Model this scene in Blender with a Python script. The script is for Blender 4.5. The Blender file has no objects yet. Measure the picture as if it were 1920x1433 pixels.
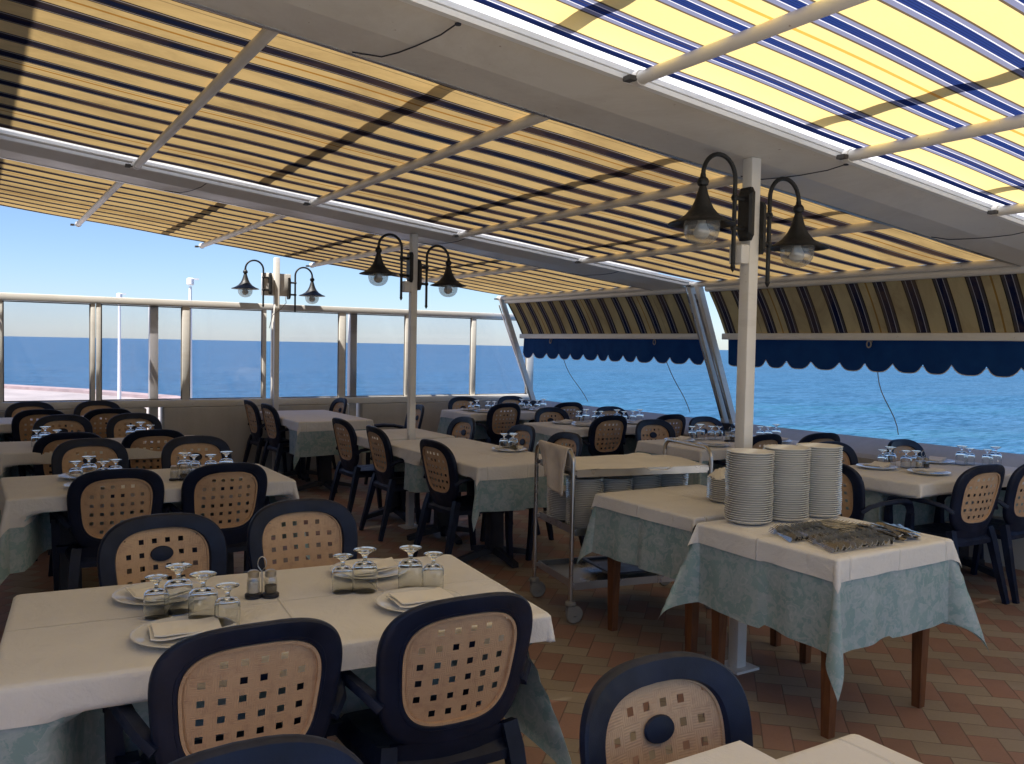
import bpy, bmesh, math, random
from mathutils import Vector, Matrix
PI = math.pi
R = math.radians
random.seed(7)
scene = bpy.context.scene
col = scene.collection

# ------------------------------------------------------------------ camera
YAW, PITCH, ROLL, EYE = R(32.0), R(-2.38), R(1.1), 1.55
fw = Vector((math.sin(YAW)*math.cos(PITCH), math.cos(YAW)*math.cos(PITCH), math.sin(PITCH)))
rt = Vector((math.cos(YAW), -math.sin(YAW), 0))
up = rt.cross(fw)
cr = rt*math.cos(ROLL) + up*math.sin(ROLL)
cu = -rt*math.sin(ROLL) + up*math.cos(ROLL)
cd = bpy.data.cameras.new('camera'); cam = bpy.data.objects.new('camera', cd); col.objects.link(cam)
cam.matrix_world = Matrix(((cr.x, cu.x, -fw.x, 0), (cr.y, cu.y, -fw.y, 0), (cr.z, cu.z, -fw.z, EYE), (0, 0, 0, 1)))
cd.sensor_fit = 'HORIZONTAL'; cd.sensor_width = 36; cd.lens = 36*1634/1920
cd.clip_start = 0.05; cd.clip_end = 60000
scene.camera = cam

# ------------------------------------------------------------------ light
SUN = Vector((-0.50, -0.16, 1.0)).normalized()
w = bpy.data.worlds.new('World'); scene.world = w; w.use_nodes = True
nt = w.node_tree; nt.nodes.clear()
sky = nt.nodes.new('ShaderNodeTexSky'); sky.sky_type = 'NISHITA'; sky.sun_disc = False
sky.sun_elevation = math.asin(SUN.z); sky.sun_rotation = math.atan2(SUN.x, SUN.y) % (2*PI)
sky.air_density = 1.0; sky.dust_density = 0.25; sky.ozone_density = 2.0; sky.altitude = 10
bg = nt.nodes.new('ShaderNodeBackground'); bg.inputs[1].default_value = 0.055
wo = nt.nodes.new('ShaderNodeOutputWorld')
tint = nt.nodes.new('ShaderNodeMix'); tint.data_type = 'RGBA'; tint.blend_type = 'MULTIPLY'
tint.inputs[0].default_value = 1; tint.inputs[7].default_value = (0.80, 0.93, 1.22, 1)
nt.links.new(sky.outputs[0], tint.inputs[6]); nt.links.new(tint.outputs[2], bg.inputs[0]); nt.links.new(bg.outputs[0], wo.inputs[0])
sd = bpy.data.lights.new('sun', 'SUN'); sd.energy = 4.6; sd.angle = R(0.5); sd.color = (1, 0.95, 0.87)
so = bpy.data.objects.new('sun', sd); col.objects.link(so)
so.rotation_mode = 'QUATERNION'; so.rotation_quaternion = SUN.to_track_quat('Z', 'Y')
so.location = (0, 0, 20)
scene.view_settings.view_transform = 'Standard'; scene.view_settings.look = 'None'
scene.view_settings.exposure = 1.35; scene.view_settings.gamma = 1
scene.cycles.max_bounces = 10; scene.cycles.transparent_max_bounces = 16
scene.cycles.transmission_bounces = 8; scene.cycles.diffuse_bounces = 6
scene.cycles.caustics_reflective = False; scene.cycles.caustics_refractive = False

# ------------------------------------------------------------------ node helper
class Mat:
    def __init__(s, name):
        s.m = bpy.data.materials.new(name); s.m.use_nodes = True
        s.t = s.m.node_tree; s.t.nodes.clear()
        s.out = s.t.nodes.new('ShaderNodeOutputMaterial')
        s._co = None
    def n(s, typ, **kw):
        nd = s.t.nodes.new(typ)
        for k, v in kw.items(): setattr(nd, k, v)
        return nd
    def put(s, sock, v):
        if v is None: return
        if isinstance(v, bpy.types.NodeSocket): s.t.links.new(v, sock)
        elif isinstance(v, (int, float)):
            sock.default_value = v if sock.type == 'VALUE' else (v, v, v, 1) if sock.type == 'RGBA' else (v, v, v)
        else:
            v = tuple(v)
            sock.default_value = v + (1,) if (sock.type == 'RGBA' and len(v) == 3) else v
    def co(s, which='Object'):
        if s._co is None: s._co = s.n('ShaderNodeTexCoord')
        return s._co.outputs[which]
    def mapped(s, scale=(1, 1, 1), rot=(0, 0, 0), loc=(0, 0, 0), src=None):
        nd = s.n('ShaderNodeMapping'); s.put(nd.inputs[0], src or s.co())
        nd.inputs[1].default_value = loc; nd.inputs[2].default_value = rot; nd.inputs[3].default_value = scale
        return nd.outputs[0]
    def xyz(s, v=None):
        nd = s.n('ShaderNodeSeparateXYZ'); s.put(nd.inputs[0], v or s.co()); return nd.outputs
    def math(s, op, a, b=None, c=None):
        nd = s.n('ShaderNodeMath', operation=op)
        s.put(nd.inputs[0], a); s.put(nd.inputs[1], b); s.put(nd.inputs[2], c)
        return nd.outputs[0]
    def mix(s, f, a, b, mode='MIX'):
        nd = s.n('ShaderNodeMix', data_type='RGBA', blend_type=mode)
        s.put(nd.inputs[0], f); s.put(nd.inputs[6], a); s.put(nd.inputs[7], b)
        return nd.outputs[2]
    def noise(s, scale, detail=3, rough=0.55, dist=0, vec=None, out=0):
        nd = s.n('ShaderNodeTexNoise'); s.put(nd.inputs['Vector'], vec or s.co())
        nd.inputs['Scale'].default_value = scale; nd.inputs['Detail'].default_value = detail
        nd.inputs['Roughness'].default_value = rough; nd.inputs['Distortion'].default_value = dist
        return nd.outputs[out]
    def ramp(s, f, stops, interp='LINEAR'):
        nd = s.n('ShaderNodeValToRGB'); nd.color_ramp.interpolation = interp
        el = nd.color_ramp.elements
        while len(el) < len(stops): el.new(0.5)
        for e, (p, c) in zip(el, stops):
            e.position = p; e.color = (c, c, c, 1) if isinstance(c, (int, float)) else tuple(c) + (1,)
        s.put(nd.inputs[0], f); return nd.outputs[0]
    def bump(s, h, strength=0.3, dist=0.01, nrm=None):
        nd = s.n('ShaderNodeBump'); nd.inputs['Strength'].default_value = strength
        nd.inputs['Distance'].default_value = dist; s.put(nd.inputs['Height'], h)
        if nrm: s.put(nd.inputs['Normal'], nrm)
        return nd.outputs[0]
    def pbr(s, color, rough=0.5, metal=0, nrm=None, spec=0.5, **kw):
        nd = s.n('ShaderNodeBsdfPrincipled')
        s.put(nd.inputs['Base Color'], color); s.put(nd.inputs['Roughness'], rough)
        s.put(nd.inputs['Metallic'], metal); s.put(nd.inputs['Specular IOR Level'], spec)
        if nrm: s.put(nd.inputs['Normal'], nrm)
        for k, v in kw.items(): s.put(nd.inputs[k], v)
        return nd.outputs[0]
    def done(s, sh):
        s.t.links.new(sh, s.out.inputs[0]); return s.m
    def mixsh(s, f, a, b):
        nd = s.n('ShaderNodeMixShader'); s.put(nd.inputs[0], f)
        s.t.links.new(a, nd.inputs[1]); s.t.links.new(b, nd.inputs[2]); return nd.outputs[0]

MT = {}
def simple(name, c, rough=0.5, metal=0, vary=0.12, scale=6, bump=0.0, bscale=60, spec=0.5, **kw):
    m = Mat(name)
    f = m.noise(scale, 4)
    c2 = tuple(x*(1-vary*2) for x in c); c1 = tuple(min(1, x*(1+vary)) for x in c)
    cc = m.ramp(f, [(0.3, c2), (0.7, c1)])
    nn = m.bump(m.noise(bscale, 3), bump, 0.004) if bump else None
    rr = m.ramp(m.noise(scale*2.3, 3), [(0.3, max(0.02, rough-0.08)), (0.7, min(1, rough+0.1))])
    MT[name] = m.done(m.pbr(cc, rr, metal, nn, spec, **kw)); return MT[name]

simple('navy_plastic', (0.0058, 0.0115, 0.033), 0.47, vary=0.25, scale=9, bump=0.12, bscale=350, spec=0.32)
simple('dark_base', (0.014, 0.016, 0.025), 0.5, bump=0.1)
def m_paint():
    m = Mat('painted_metal'); n1 = m.noise(2.5, 5, 0.6); n2 = m.noise(1, 6, 0.75, 0.5, vec=m.mapped((1.2, 1.2, 5)))
    c = m.ramp(n1, [(0.3, (0.66, 0.63, 0.575)), (0.7, (0.74, 0.71, 0.65))])
    c = m.mix(m.ramp(n2, [(0.50, 0.0), (0.78, 0.45)]), c, (0.40, 0.34, 0.27))
    sp = m.noise(38, 3, 0.6)
    c = m.mix(m.ramp(sp, [(0.70, 0.0), (0.76, 0.6)]), c, (0.22, 0.12, 0.06))
    MT['painted_metal'] = m.done(m.pbr(c, m.ramp(n1, [(0.3, 0.3), (0.7, 0.5)]), nrm=m.bump(m.noise(25, 3), 0.06, 0.004)))
m_paint()
simple('lit_white', (0.82, 0.82, 0.80), 0.5, vary=0.04, scale=3)
simple('lantern_iron', (0.010, 0.0095, 0.009), 0.5, vary=0.3, scale=20, bump=0.3, bscale=120)
simple('steel', (0.52, 0.505, 0.49), 0.30, 1.0, vary=0.04, scale=2)
simple('cutlery_steel', (0.33, 0.325, 0.32), 0.24, 1.0, vary=0.04, scale=5)
simple('ceramic', (0.70, 0.695, 0.66), 0.16, vary=0.03, scale=3)
simple('rubber', (0.06, 0.055, 0.05), 0.7)
simple('caster_grey', (0.22, 0.21, 0.19), 0.6)
simple('rope', (0.32, 0.28, 0.24), 0.9, bump=0.4, bscale=300)
simple('paper', (0.82, 0.79, 0.71), 0.85, vary=0.04, bump=0.25, bscale=14)
simple('towel', (0.68, 0.60, 0.51), 0.95, vary=0.08, scale=10, bump=0.6, bscale=420)
simple('salt', (0.75, 0.73, 0.68), 0.9)
simple('pepper', (0.05, 0.04, 0.03), 0.9)
simple('tray', (0.045, 0.05, 0.075), 0.35)
simple('sand', (0.34, 0.30, 0.29), 0.9, vary=0.1, scale=0.6, bump=0.3, bscale=2)
simple('kerb_pink', (0.36, 0.27, 0.265), 0.8, vary=0.1, scale=2)
simple('stucco', (0.70, 0.66, 0.58), 0.9, vary=0.08, scale=2, bump=0.5, bscale=60)
simple('bounce_paving', (0.55, 0.52, 0.47), 0.8, vary=0.08, scale=2, bump=0.2)
simple('dark_door', (0.06, 0.05, 0.04), 0.4)
simple('bulb_white', (0.75, 0.72, 0.66), 0.4, vary=0.02)

def m_wall():
    m = Mat('plaster'); f = m.noise(3.0, 6, 0.6); g = m.noise(45, 4, 0.6)
    c = m.ramp(f, [(0.28, (0.46, 0.455, 0.43)), (0.72, (0.56, 0.55, 0.52))])
    z = m.xyz()[2]
    st = m.math('MULTIPLY', m.noise(1, 4, 0.7, vec=m.mapped((14, 14, 0.7))), 0.35)
    c = m.mix(st, c, (0.24, 0.22, 0.18))
    MT['plaster'] = m.done(m.pbr(c, 0.9, nrm=m.bump(m.math('ADD', g, m.noise(160, 2)), 0.45, 0.006)))
m_wall()

def m_cane():
    m = Mat('cane_plastic'); X, Y, Z = m.xyz()
    # basket weave: alternating fields of vertical and horizontal grooves, 48 mm cells
    cx = m.math('FLOOR', m.math('DIVIDE', X, 0.048)); cz = m.math('FLOOR', m.math('DIVIDE', Z, 0.048))
    par = m.math('MODULO', m.math('ABSOLUTE', m.math('ADD', cx, cz)), 2)
    gx = m.math('SINE', m.math('MULTIPLY', X, 2*PI/0.0058)); gz = m.math('SINE', m.math('MULTIPLY', Z, 2*PI/0.0058))
    h = m.math('ADD', m.math('MULTIPLY', gx, par), m.math('MULTIPLY', gz, m.math('SUBTRACT', 1, par)))
    d = m.noise(26, 6, 0.75); d2 = m.noise(4, 3)
    info = m.n('ShaderNodeObjectInfo')
    c = m.ramp(d2, [(0.3, (0.52, 0.33, 0.185)), (0.7, (0.60, 0.40, 0.235))])
    c = m.mix(m.ramp(d, [(0.50, 0.0), (0.72, 0.40)]), c, (0.22, 0.11, 0.07))
    c = m.mix(m.math('MULTIPLY', info.outputs['Random'], 0.16), c, (0.46, 0.30, 0.19))
    MT['cane_plastic'] = m.done(m.pbr(c, 0.55, nrm=m.bump(h, 0.30, 0.0010), spec=0.35))
m_cane()

def m_cloth():
    m = Mat('white_cloth'); X, Y, Z = m.xyz()
    n1 = m.noise(7, 5, 0.6, 0.4); wv = m.noise(900, 1)
    def crease(c, off):
        a = m.math('ABSOLUTE', m.math('SUBTRACT', c, off))
        return m.math('SUBTRACT', 1, m.math('SMOOTH_MIN', m.math('DIVIDE', a, 0.006), 1, 0.3))
    cs = crease(X, 0.33)
    for c, o in ((X, -0.31), (Y, 0.02), (X, 0.01)): cs = m.math('ADD', cs, crease(c, o))
    h = m.math('ADD', m.math('MULTIPLY', n1, 0.9), m.math('MULTIPLY', cs, 0.28))
    h = m.math('ADD', h, m.math('MULTIPLY', wv, 0.05))
    c = m.ramp(m.noise(2.2, 4), [(0.3, (0.69, 0.665, 0.615)), (0.7, (0.77, 0.745, 0.695))])
    bs = m.pbr(c, 0.9, nrm=m.bump(h, 0.85, 0.02), spec=0.2, **{'Sheen Weight': 0.15})
    MT['white_cloth'] = m.done(bs)
    m = Mat('napkin'); n1 = m.noise(30, 4, 0.6, 0.4)
    MT['napkin'] = m.done(m.pbr((0.80, 0.77, 0.70), 0.9, nrm=m.bump(n1, 0.5, 0.006), spec=0.2))
m_cloth()

def m_teal():
    m = Mat('teal_damask')
    info = m.n('ShaderNodeObjectInfo')
    off = m.n('ShaderNodeVectorMath', operation='ADD'); m.put(off.inputs[0], m.co())
    cmb = m.n('ShaderNodeCombineXYZ'); m.put(cmb.inputs[0], m.math('MULTIPLY', info.outputs['Random'], 13)); m.put(cmb.inputs[1], 3.1)
    m.t.links.new(cmb.outputs[0], off.inputs[1]); v = off.outputs[0]
    wn = m.n('ShaderNodeTexNoise'); m.put(wn.inputs['Vector'], v); wn.inputs['Scale'].default_value = 11; wn.inputs['Detail'].default_value = 4
    add = m.n('ShaderNodeVectorMath', operation='MULTIPLY_ADD'); m.t.links.new(wn.outputs['Color'], add.inputs[0])
    add.inputs[1].default_value = (0.11, 0.11, 0.11); m.t.links.new(v, add.inputs[2])
    vo = m.n('ShaderNodeTexVoronoi'); m.t.links.new(add.outputs[0], vo.inputs['Vector']); vo.inputs['Scale'].default_value = 8.5
    flow = m.math('LESS_THAN', vo.outputs['Distance'], 0.40)
    pet = m.math('SINE', m.math('MULTIPLY', vo.outputs['Distance'], 34))
    leaf = m.noise(21, 5, 0.7, 0.7, vec=v)
    a = m.ramp(leaf, [(0.47, 0), (0.53, 1)])
    mask = m.math('MAXIMUM', m.math('MULTIPLY', flow, m.ramp(pet, [(0.25, 0.45), (0.6, 1.0)])), m.math('MULTIPLY', a, 0.75))
    mask = m.math('MULTIPLY', mask, m.ramp(m.noise(60, 3, vec=v), [(0.3, 0.55), (0.65, 1.0)]))
    base = m.ramp(m.noise(5, 3, vec=v), [(0.3, (0.25, 0.375, 0.375)), (0.7, (0.33, 0.46, 0.455))])
    c = m.mix(m.math('MULTIPLY', mask, 0.62), base, (0.60, 0.62, 0.63))
    h = m.math('ADD', m.noise(8, 4, 0.6, vec=v), m.math('MULTIPLY', mask, 0.03))
    di = m.pbr(c, 0.72, nrm=m.bump(h, 0.4, 0.012), spec=0.3)
    tr = m.n('ShaderNodeBsdfTranslucent'); m.put(tr.inputs[0], c)
    MT['teal_damask'] = m.done(m.mixsh(0.18, di, tr.outputs[0]))
m_teal()

def m_awning(name, trans, bright, P, Y0, Yl, dirt, muted=True):
    m = Mat(name); X, Y, Z = m.xyz()
    phase = (.235*P-Y0) % P; c4 = -math.floor((Yl+20*P+phase)/P) % 4
    t = m.math('FRACT', m.math('DIVIDE', m.math('ADD', Y, 20*P + phase), P))
    idx = m.math('FLOOR', m.math('DIVIDE', m.math('ADD', Y, 20*P + phase), P))
    if muted:
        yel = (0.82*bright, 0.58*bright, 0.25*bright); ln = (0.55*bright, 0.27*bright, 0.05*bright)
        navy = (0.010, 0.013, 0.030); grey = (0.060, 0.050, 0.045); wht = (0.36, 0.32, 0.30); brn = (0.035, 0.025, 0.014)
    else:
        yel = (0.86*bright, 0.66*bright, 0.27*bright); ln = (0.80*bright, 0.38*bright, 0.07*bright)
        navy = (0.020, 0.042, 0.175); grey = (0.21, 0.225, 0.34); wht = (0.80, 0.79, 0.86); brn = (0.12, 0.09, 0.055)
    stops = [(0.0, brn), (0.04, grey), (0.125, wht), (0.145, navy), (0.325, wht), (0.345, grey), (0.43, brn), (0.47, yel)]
    if name == 'awning_canvas':
        wh2 = (.25, .225, .215); gd = (.022, .020, .024)
        stops = [(0.0, brn), (0.035, wh2), (0.07, gd), (0.145, navy), (0.325, gd), (0.40, wh2), (0.435, brn), (0.47, yel)]
    c = m.ramp(t, stops, 'CONSTANT')
    seam = m.math('LESS_THAN', m.math('FRACT', m.math('DIVIDE', m.math('ADD', Y, 20.13), P*5)), 0.006)
    c = m.mix(m.math('MULTIPLY', seam, 0.5), c, (0.10, 0.07, 0.04))
    # faint thread lines in the navy
    fine = m.math('SINE', m.math('MULTIPLY', Y, 2*PI/0.0115))
    isn = m.math('MULTIPLY', m.math('GREATER_THAN', t, 0.145), m.math('LESS_THAN', t, 0.325))
    c = m.mix(m.math('MULTIPLY', isn, m.math('MULTIPLY', m.math('GREATER_THAN', fine, 0.45), 0.55)), c, (0.008, 0.013, 0.045))
    four = m.math('LESS_THAN', m.math('MODULO', m.math('ADD', idx, c4), 4), 0.5)
    l1 = m.math('MULTIPLY', m.math('GREATER_THAN', t, 0.695), m.math('LESS_THAN', t, 0.755))
    c = m.mix(m.math('MULTIPLY', four, l1), c, ln)
    dz = m.noise(1.3, 6, 0.7, 0.6, vec=m.mapped((1.0, 2.0, 1.0)))
    c = m.mix(m.math('MULTIPLY', m.ramp(dz, [(0.42, 0), (0.75, 1)]), dirt), c, (0.16, 0.09, 0.04))
    wv = m.noise(1, 2, vec=m.mapped((60, 700, 60)))
    c = m.mix(m.math('MULTIPLY', wv, 0.25), c, (0.30, 0.20, 0.09), 'MULTIPLY')
    d = m.n('ShaderNodeBsdfDiffuse'); m.put(d.inputs[0], c)
    tr = m.n('ShaderNodeBsdfTranslucent'); m.put(tr.inputs[0], c)
    bn = m.bump(m.noise(5, 3), 0.2, 0.01); m.put(d.inputs['Normal'], bn); m.put(tr.inputs['Normal'], bn)
    MT[name] = m.done(m.mixsh(trans, d.outputs[0], tr.outputs[0]))
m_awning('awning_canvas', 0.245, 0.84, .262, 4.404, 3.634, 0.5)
m_awning('awning_canvas_pale', 0.50, 1.05, .2365, 2.347, 1.87, 0.06, False)  # paler, more translucent canvas with bluer stripes
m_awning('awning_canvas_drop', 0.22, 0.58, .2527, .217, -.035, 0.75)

def m_flash():
    m = Mat('flashing_plastic')
    d = m.n('ShaderNodeBsdfDiffuse'); m.put(d.inputs[0], (0.8, 0.8, 0.82))
    tr = m.n('ShaderNodeBsdfTranslucent'); m.put(tr.inputs[0], (0.85, 0.86, 0.9))
    tp = m.n('ShaderNodeBsdfTransparent'); m.put(tp.inputs[0], (0.9, 0.92, 0.95))
    a = m.mixsh(0.6, d.outputs[0], tr.outputs[0])
    MT['flashing_plastic'] = m.done(m.mixsh(0.06, a, tp.outputs[0]))
m_flash()

def m_valance():
    m = Mat('blue_valance')
    c = m.ramp(m.noise(7, 4), [(0.3, (0.008, 0.042, 0.125)), (0.7, (0.011, 0.060, 0.17))])
    d = m.pbr(c, 0.85, nrm=m.bump(m.noise(9, 3), 0.5, 0.02), spec=0.15)
    tr = m.n('ShaderNodeBsdfTranslucent'); m.put(tr.inputs[0], (0.003, 0.020, 0.075))
    MT['blue_valance'] = m.done(m.mixsh(0.25, d, tr.outputs[0]))
m_valance()

def m_glass():
    m = Mat('clear_glass')
    g = m.n('ShaderNodeBsdfGlass'); g.inputs['IOR'].default_value = 1.46; g.inputs['Roughness'].default_value = 0.0
    m.put(g.inputs['Color'], (0.97, 0.98, 0.98)); MT['clear_glass'] = m.done(g.outputs[0])
    m = Mat('dome_glass')
    tp = m.n('ShaderNodeBsdfTransparent'); m.put(tp.inputs[0], (0.92, 0.92, 0.90))
    d = m.n('ShaderNodeBsdfDiffuse'); m.put(d.inputs[0], (0.7, 0.68, 0.62))
    tl = m.n('ShaderNodeBsdfTranslucent'); m.put(tl.inputs[0], (0.75, 0.73, 0.68))
    gl = m.n('ShaderNodeBsdfGlossy'); gl.inputs['Roughness'].default_value = 0.15
    a = m.mixsh(0.5, d.outputs[0], tl.outputs[0]); a = m.mixsh(0.32, tp.outputs[0], a)
    MT['dome_glass'] = m.done(m.mixsh(0.10, a, gl.outputs[0]))
    m = Mat('thin_glass')
    tp = m.n('ShaderNodeBsdfTransparent'); m.put(tp.inputs[0], (0.95, 0.95, 0.94))
    gl = m.n('ShaderNodeBsdfGlossy'); gl.inputs['Roughness'].default_value = 0.05
    MT['thin_glass'] = m.done(m.mixsh(0.09, tp.outputs[0], gl.outputs[0]))
    m = Mat('window_pane')
    tp = m.n('ShaderNodeBsdfTransparent'); m.put(tp.inputs[0], (0.90, 0.905, 0.955))
    d = m.n('ShaderNodeBsdfDiffuse'); m.put(d.inputs[0], (0.55, 0.53, 0.52))
    tl = m.n('ShaderNodeBsdfTranslucent'); m.put(tl.inputs[0], (0.78, 0.76, 0.84))
    gl = m.n('ShaderNodeBsdfGlossy'); gl.inputs['Roughness'].default_value = 0.02
    dirt = m.ramp(m.noise(1.2, 5, 0.6), [(0.3, 0.09), (0.75, 0.20)])
    a = m.mixsh(0.6, d.outputs[0], tl.outputs[0]); a = m.mixsh(dirt, tp.outputs[0], a)
    fr = m.n('ShaderNodeFresnel'); fr.inputs[0].default_value = 1.45
    MT['window_pane'] = m.done(m.mixsh(fr.outputs[0], a, gl.outputs[0]))
m_glass()

def m_wood():
    m = Mat('table_wood'); f = m.noise(1, 5, 0.6, 0.8, vec=m.mapped((30, 30, 3)))
    c = m.ramp(f, [(0.3, (0.075, 0.024, 0.009)), (0.7, (0.19, 0.072, 0.026))])
    MT['table_wood'] = m.done(m.pbr(c, 0.38, nrm=m.bump(f, 0.15, 0.003)))
m_wood()

def m_floor():
    m = Mat('herringbone_pavers'); X, Y, Z = m.xyz()
    S = 0.116; k = math.sqrt(0.5)/S
    # warp a little so the joints are not ruler straight
    nx = m.math('MULTIPLY', m.math('SUBTRACT', m.noise(9, 2), 0.5), 0.012)
    Xw = m.math('ADD', X, nx); Yw = m.math('ADD', Y, nx)
    U = m.math('MULTIPLY', m.math('ADD', Xw, Yw), k); V = m.math('MULTIPLY', m.math('SUBTRACT', Xw, Yw), k)
    U = m.math('ADD', U, 400); V = m.math('ADD', V, 400)
    iu = m.math('FLOOR', U); iv = m.math('FLOOR', V); fu = m.math('FRACT', U); fv = m.math('FRACT', V)
    s = m.math('MODULO', m.math('ADD', iu, iv), 4)
    s1 = m.math('COMPARE', s, 1, 0.1); s0 = m.math('COMPARE', s, 0, 0.1); s2 = m.math('COMPARE', s, 2, 0.1); s3 = m.math('COMPARE', s, 3, 0.1)
    terra = m.math('ADD', s0, s1)
    idu = m.math('SUBTRACT', iu, s1); idv = m.math('SUBTRACT', iv, s3)
    cmb = m.n('ShaderNodeCombineXYZ'); m.put(cmb.inputs[0], idu); m.put(cmb.inputs[1], idv)
    wn = m.n('ShaderNodeTexWhiteNoise', noise_dimensions='2D'); m.t.links.new(cmb.outputs[0], wn.inputs['Vector'])
    rnd = wn.outputs['Value']
    eu0 = fu; eu1 = m.math('SUBTRACT', 1, fu); ev0 = fv; ev1 = m.math('SUBTRACT', 1, fv)
    du = m.math('MINIMUM', m.math('ADD', eu0, s1), m.math('ADD', eu1, s0))
    dv = m.math('MINIMUM', m.math('ADD', ev0, s3), m.math('ADD', ev1, s2))
    d = m.math('MINIMUM', du, dv)
    joint = m.ramp(d, [(0.010, 1.0), (0.032, 0.0)])
    tc = m.ramp(rnd, [(0.0, (0.27, 0.155, 0.112)), (0.5, (0.31, 0.175, 0.127)), (1.0, (0.35, 0.205, 0.150))])
    sc = m.ramp(rnd, [(0.0, (0.285, 0.232, 0.172)), (0.5, (0.315, 0.258, 0.190)), (1.0, (0.345, 0.285, 0.212))])
    c = m.mix(terra, sc, tc)
    g = m.noise(70, 5, 0.7); big = m.noise(1.1, 5, 0.6)
    c = m.mix(m.math('MULTIPLY', g, 0.45), c, (0.42, 0.40, 0.36), 'MULTIPLY')
    c = m.mix(m.ramp(big, [(0.4, 0.0), (0.75, 0.35)]), c, (0.13, 0.10, 0.075))
    c = m.mix(m.math('MULTIPLY', joint, 0.75), c, (0.10, 0.065, 0.045))
    h = m.math('SUBTRACT', m.math('MULTIPLY', g, 0.25), joint)
    rg = m.ramp(m.noise(3, 4), [(0.3, 0.45), (0.7, 0.7)])
    MT['herringbone_pavers'] = m.done(m.pbr(c, rg, nrm=m.bump(h, 0.5, 0.003), spec=0.35))
m_floor()

def m_sea():
    m = Mat('sea_water'); X, Y, Z = m.xyz()
    dist = m.n('ShaderNodeVectorMath', operation='LENGTH'); m.put(dist.inputs[0], m.co()); D = dist.outputs['Value']
    near = m.ramp(m.math('DIVIDE', D, 400), [(0.0, 1.0), (0.15, 0.8), (0.5, 0.3), (1.0, 0.0)])
    c = m.mix(near, (0.021, 0.066, 0.122), (0.014, 0.074, 0.145))
    shallow = m.noise(0.045, 4, 0.55, 0.6)
    t = m.math('MULTIPLY', m.ramp(shallow, [(0.50, 0), (0.64, 1)]), m.ramp(m.math('DIVIDE', D, 200), [(0.05, 0.75), (0.7, 0.0)]))
    c = m.mix(t, c, (0.022, 0.155, 0.200))
    # light and shade of wind ripples painted into the colour: long crests, several sizes so that each distance shows some
    rot = (0, 0, R(-32))
    r1 = m.noise(1, 5, 0.7, 0.2, vec=m.mapped((0.75, 2.1, 1), rot))
    r2 = m.noise(1, 4, 0.65, 0.2, vec=m.mapped((0.11, 0.42, 1), rot))
    r3 = m.noise(1, 4, 0.6, 0.2, vec=m.mapped((0.006, 0.035, 1), rot))
    c = m.mix(m.ramp(r1, [(0.47, 0.0), (0.60, 0.8)]), c, (0.050, 0.140, 0.265))
    c = m.mix(m.ramp(r2, [(0.48, 0.0), (0.60, 0.55)]), c, (0.045, 0.125, 0.235))
    c = m.mix(m.ramp(r3, [(0.48, 0.0), (0.62, 0.42)]), c, (0.045, 0.105, 0.180))
    c = m.mix(m.ramp(r1, [(0.36, 0.85), (0.47, 0.0)]), c, (0.006, 0.036, 0.085))
    c = m.mix(m.ramp(r2, [(0.36, 0.5), (0.48, 0.0)]), c, (0.012, 0.052, 0.115))
    h = m.math('ADD', m.math('MULTIPLY', r1, 0.5), m.math('MULTIPLY', m.noise(1, 3, 0.6, vec=m.mapped((2.0, 5.0, 1), rot)), 0.25))
    MT['sea_water'] = m.done(m.pbr(c, 0.55, nrm=m.bump(h, 1.0, 0.35), spec=0.14))
m_sea()

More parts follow.
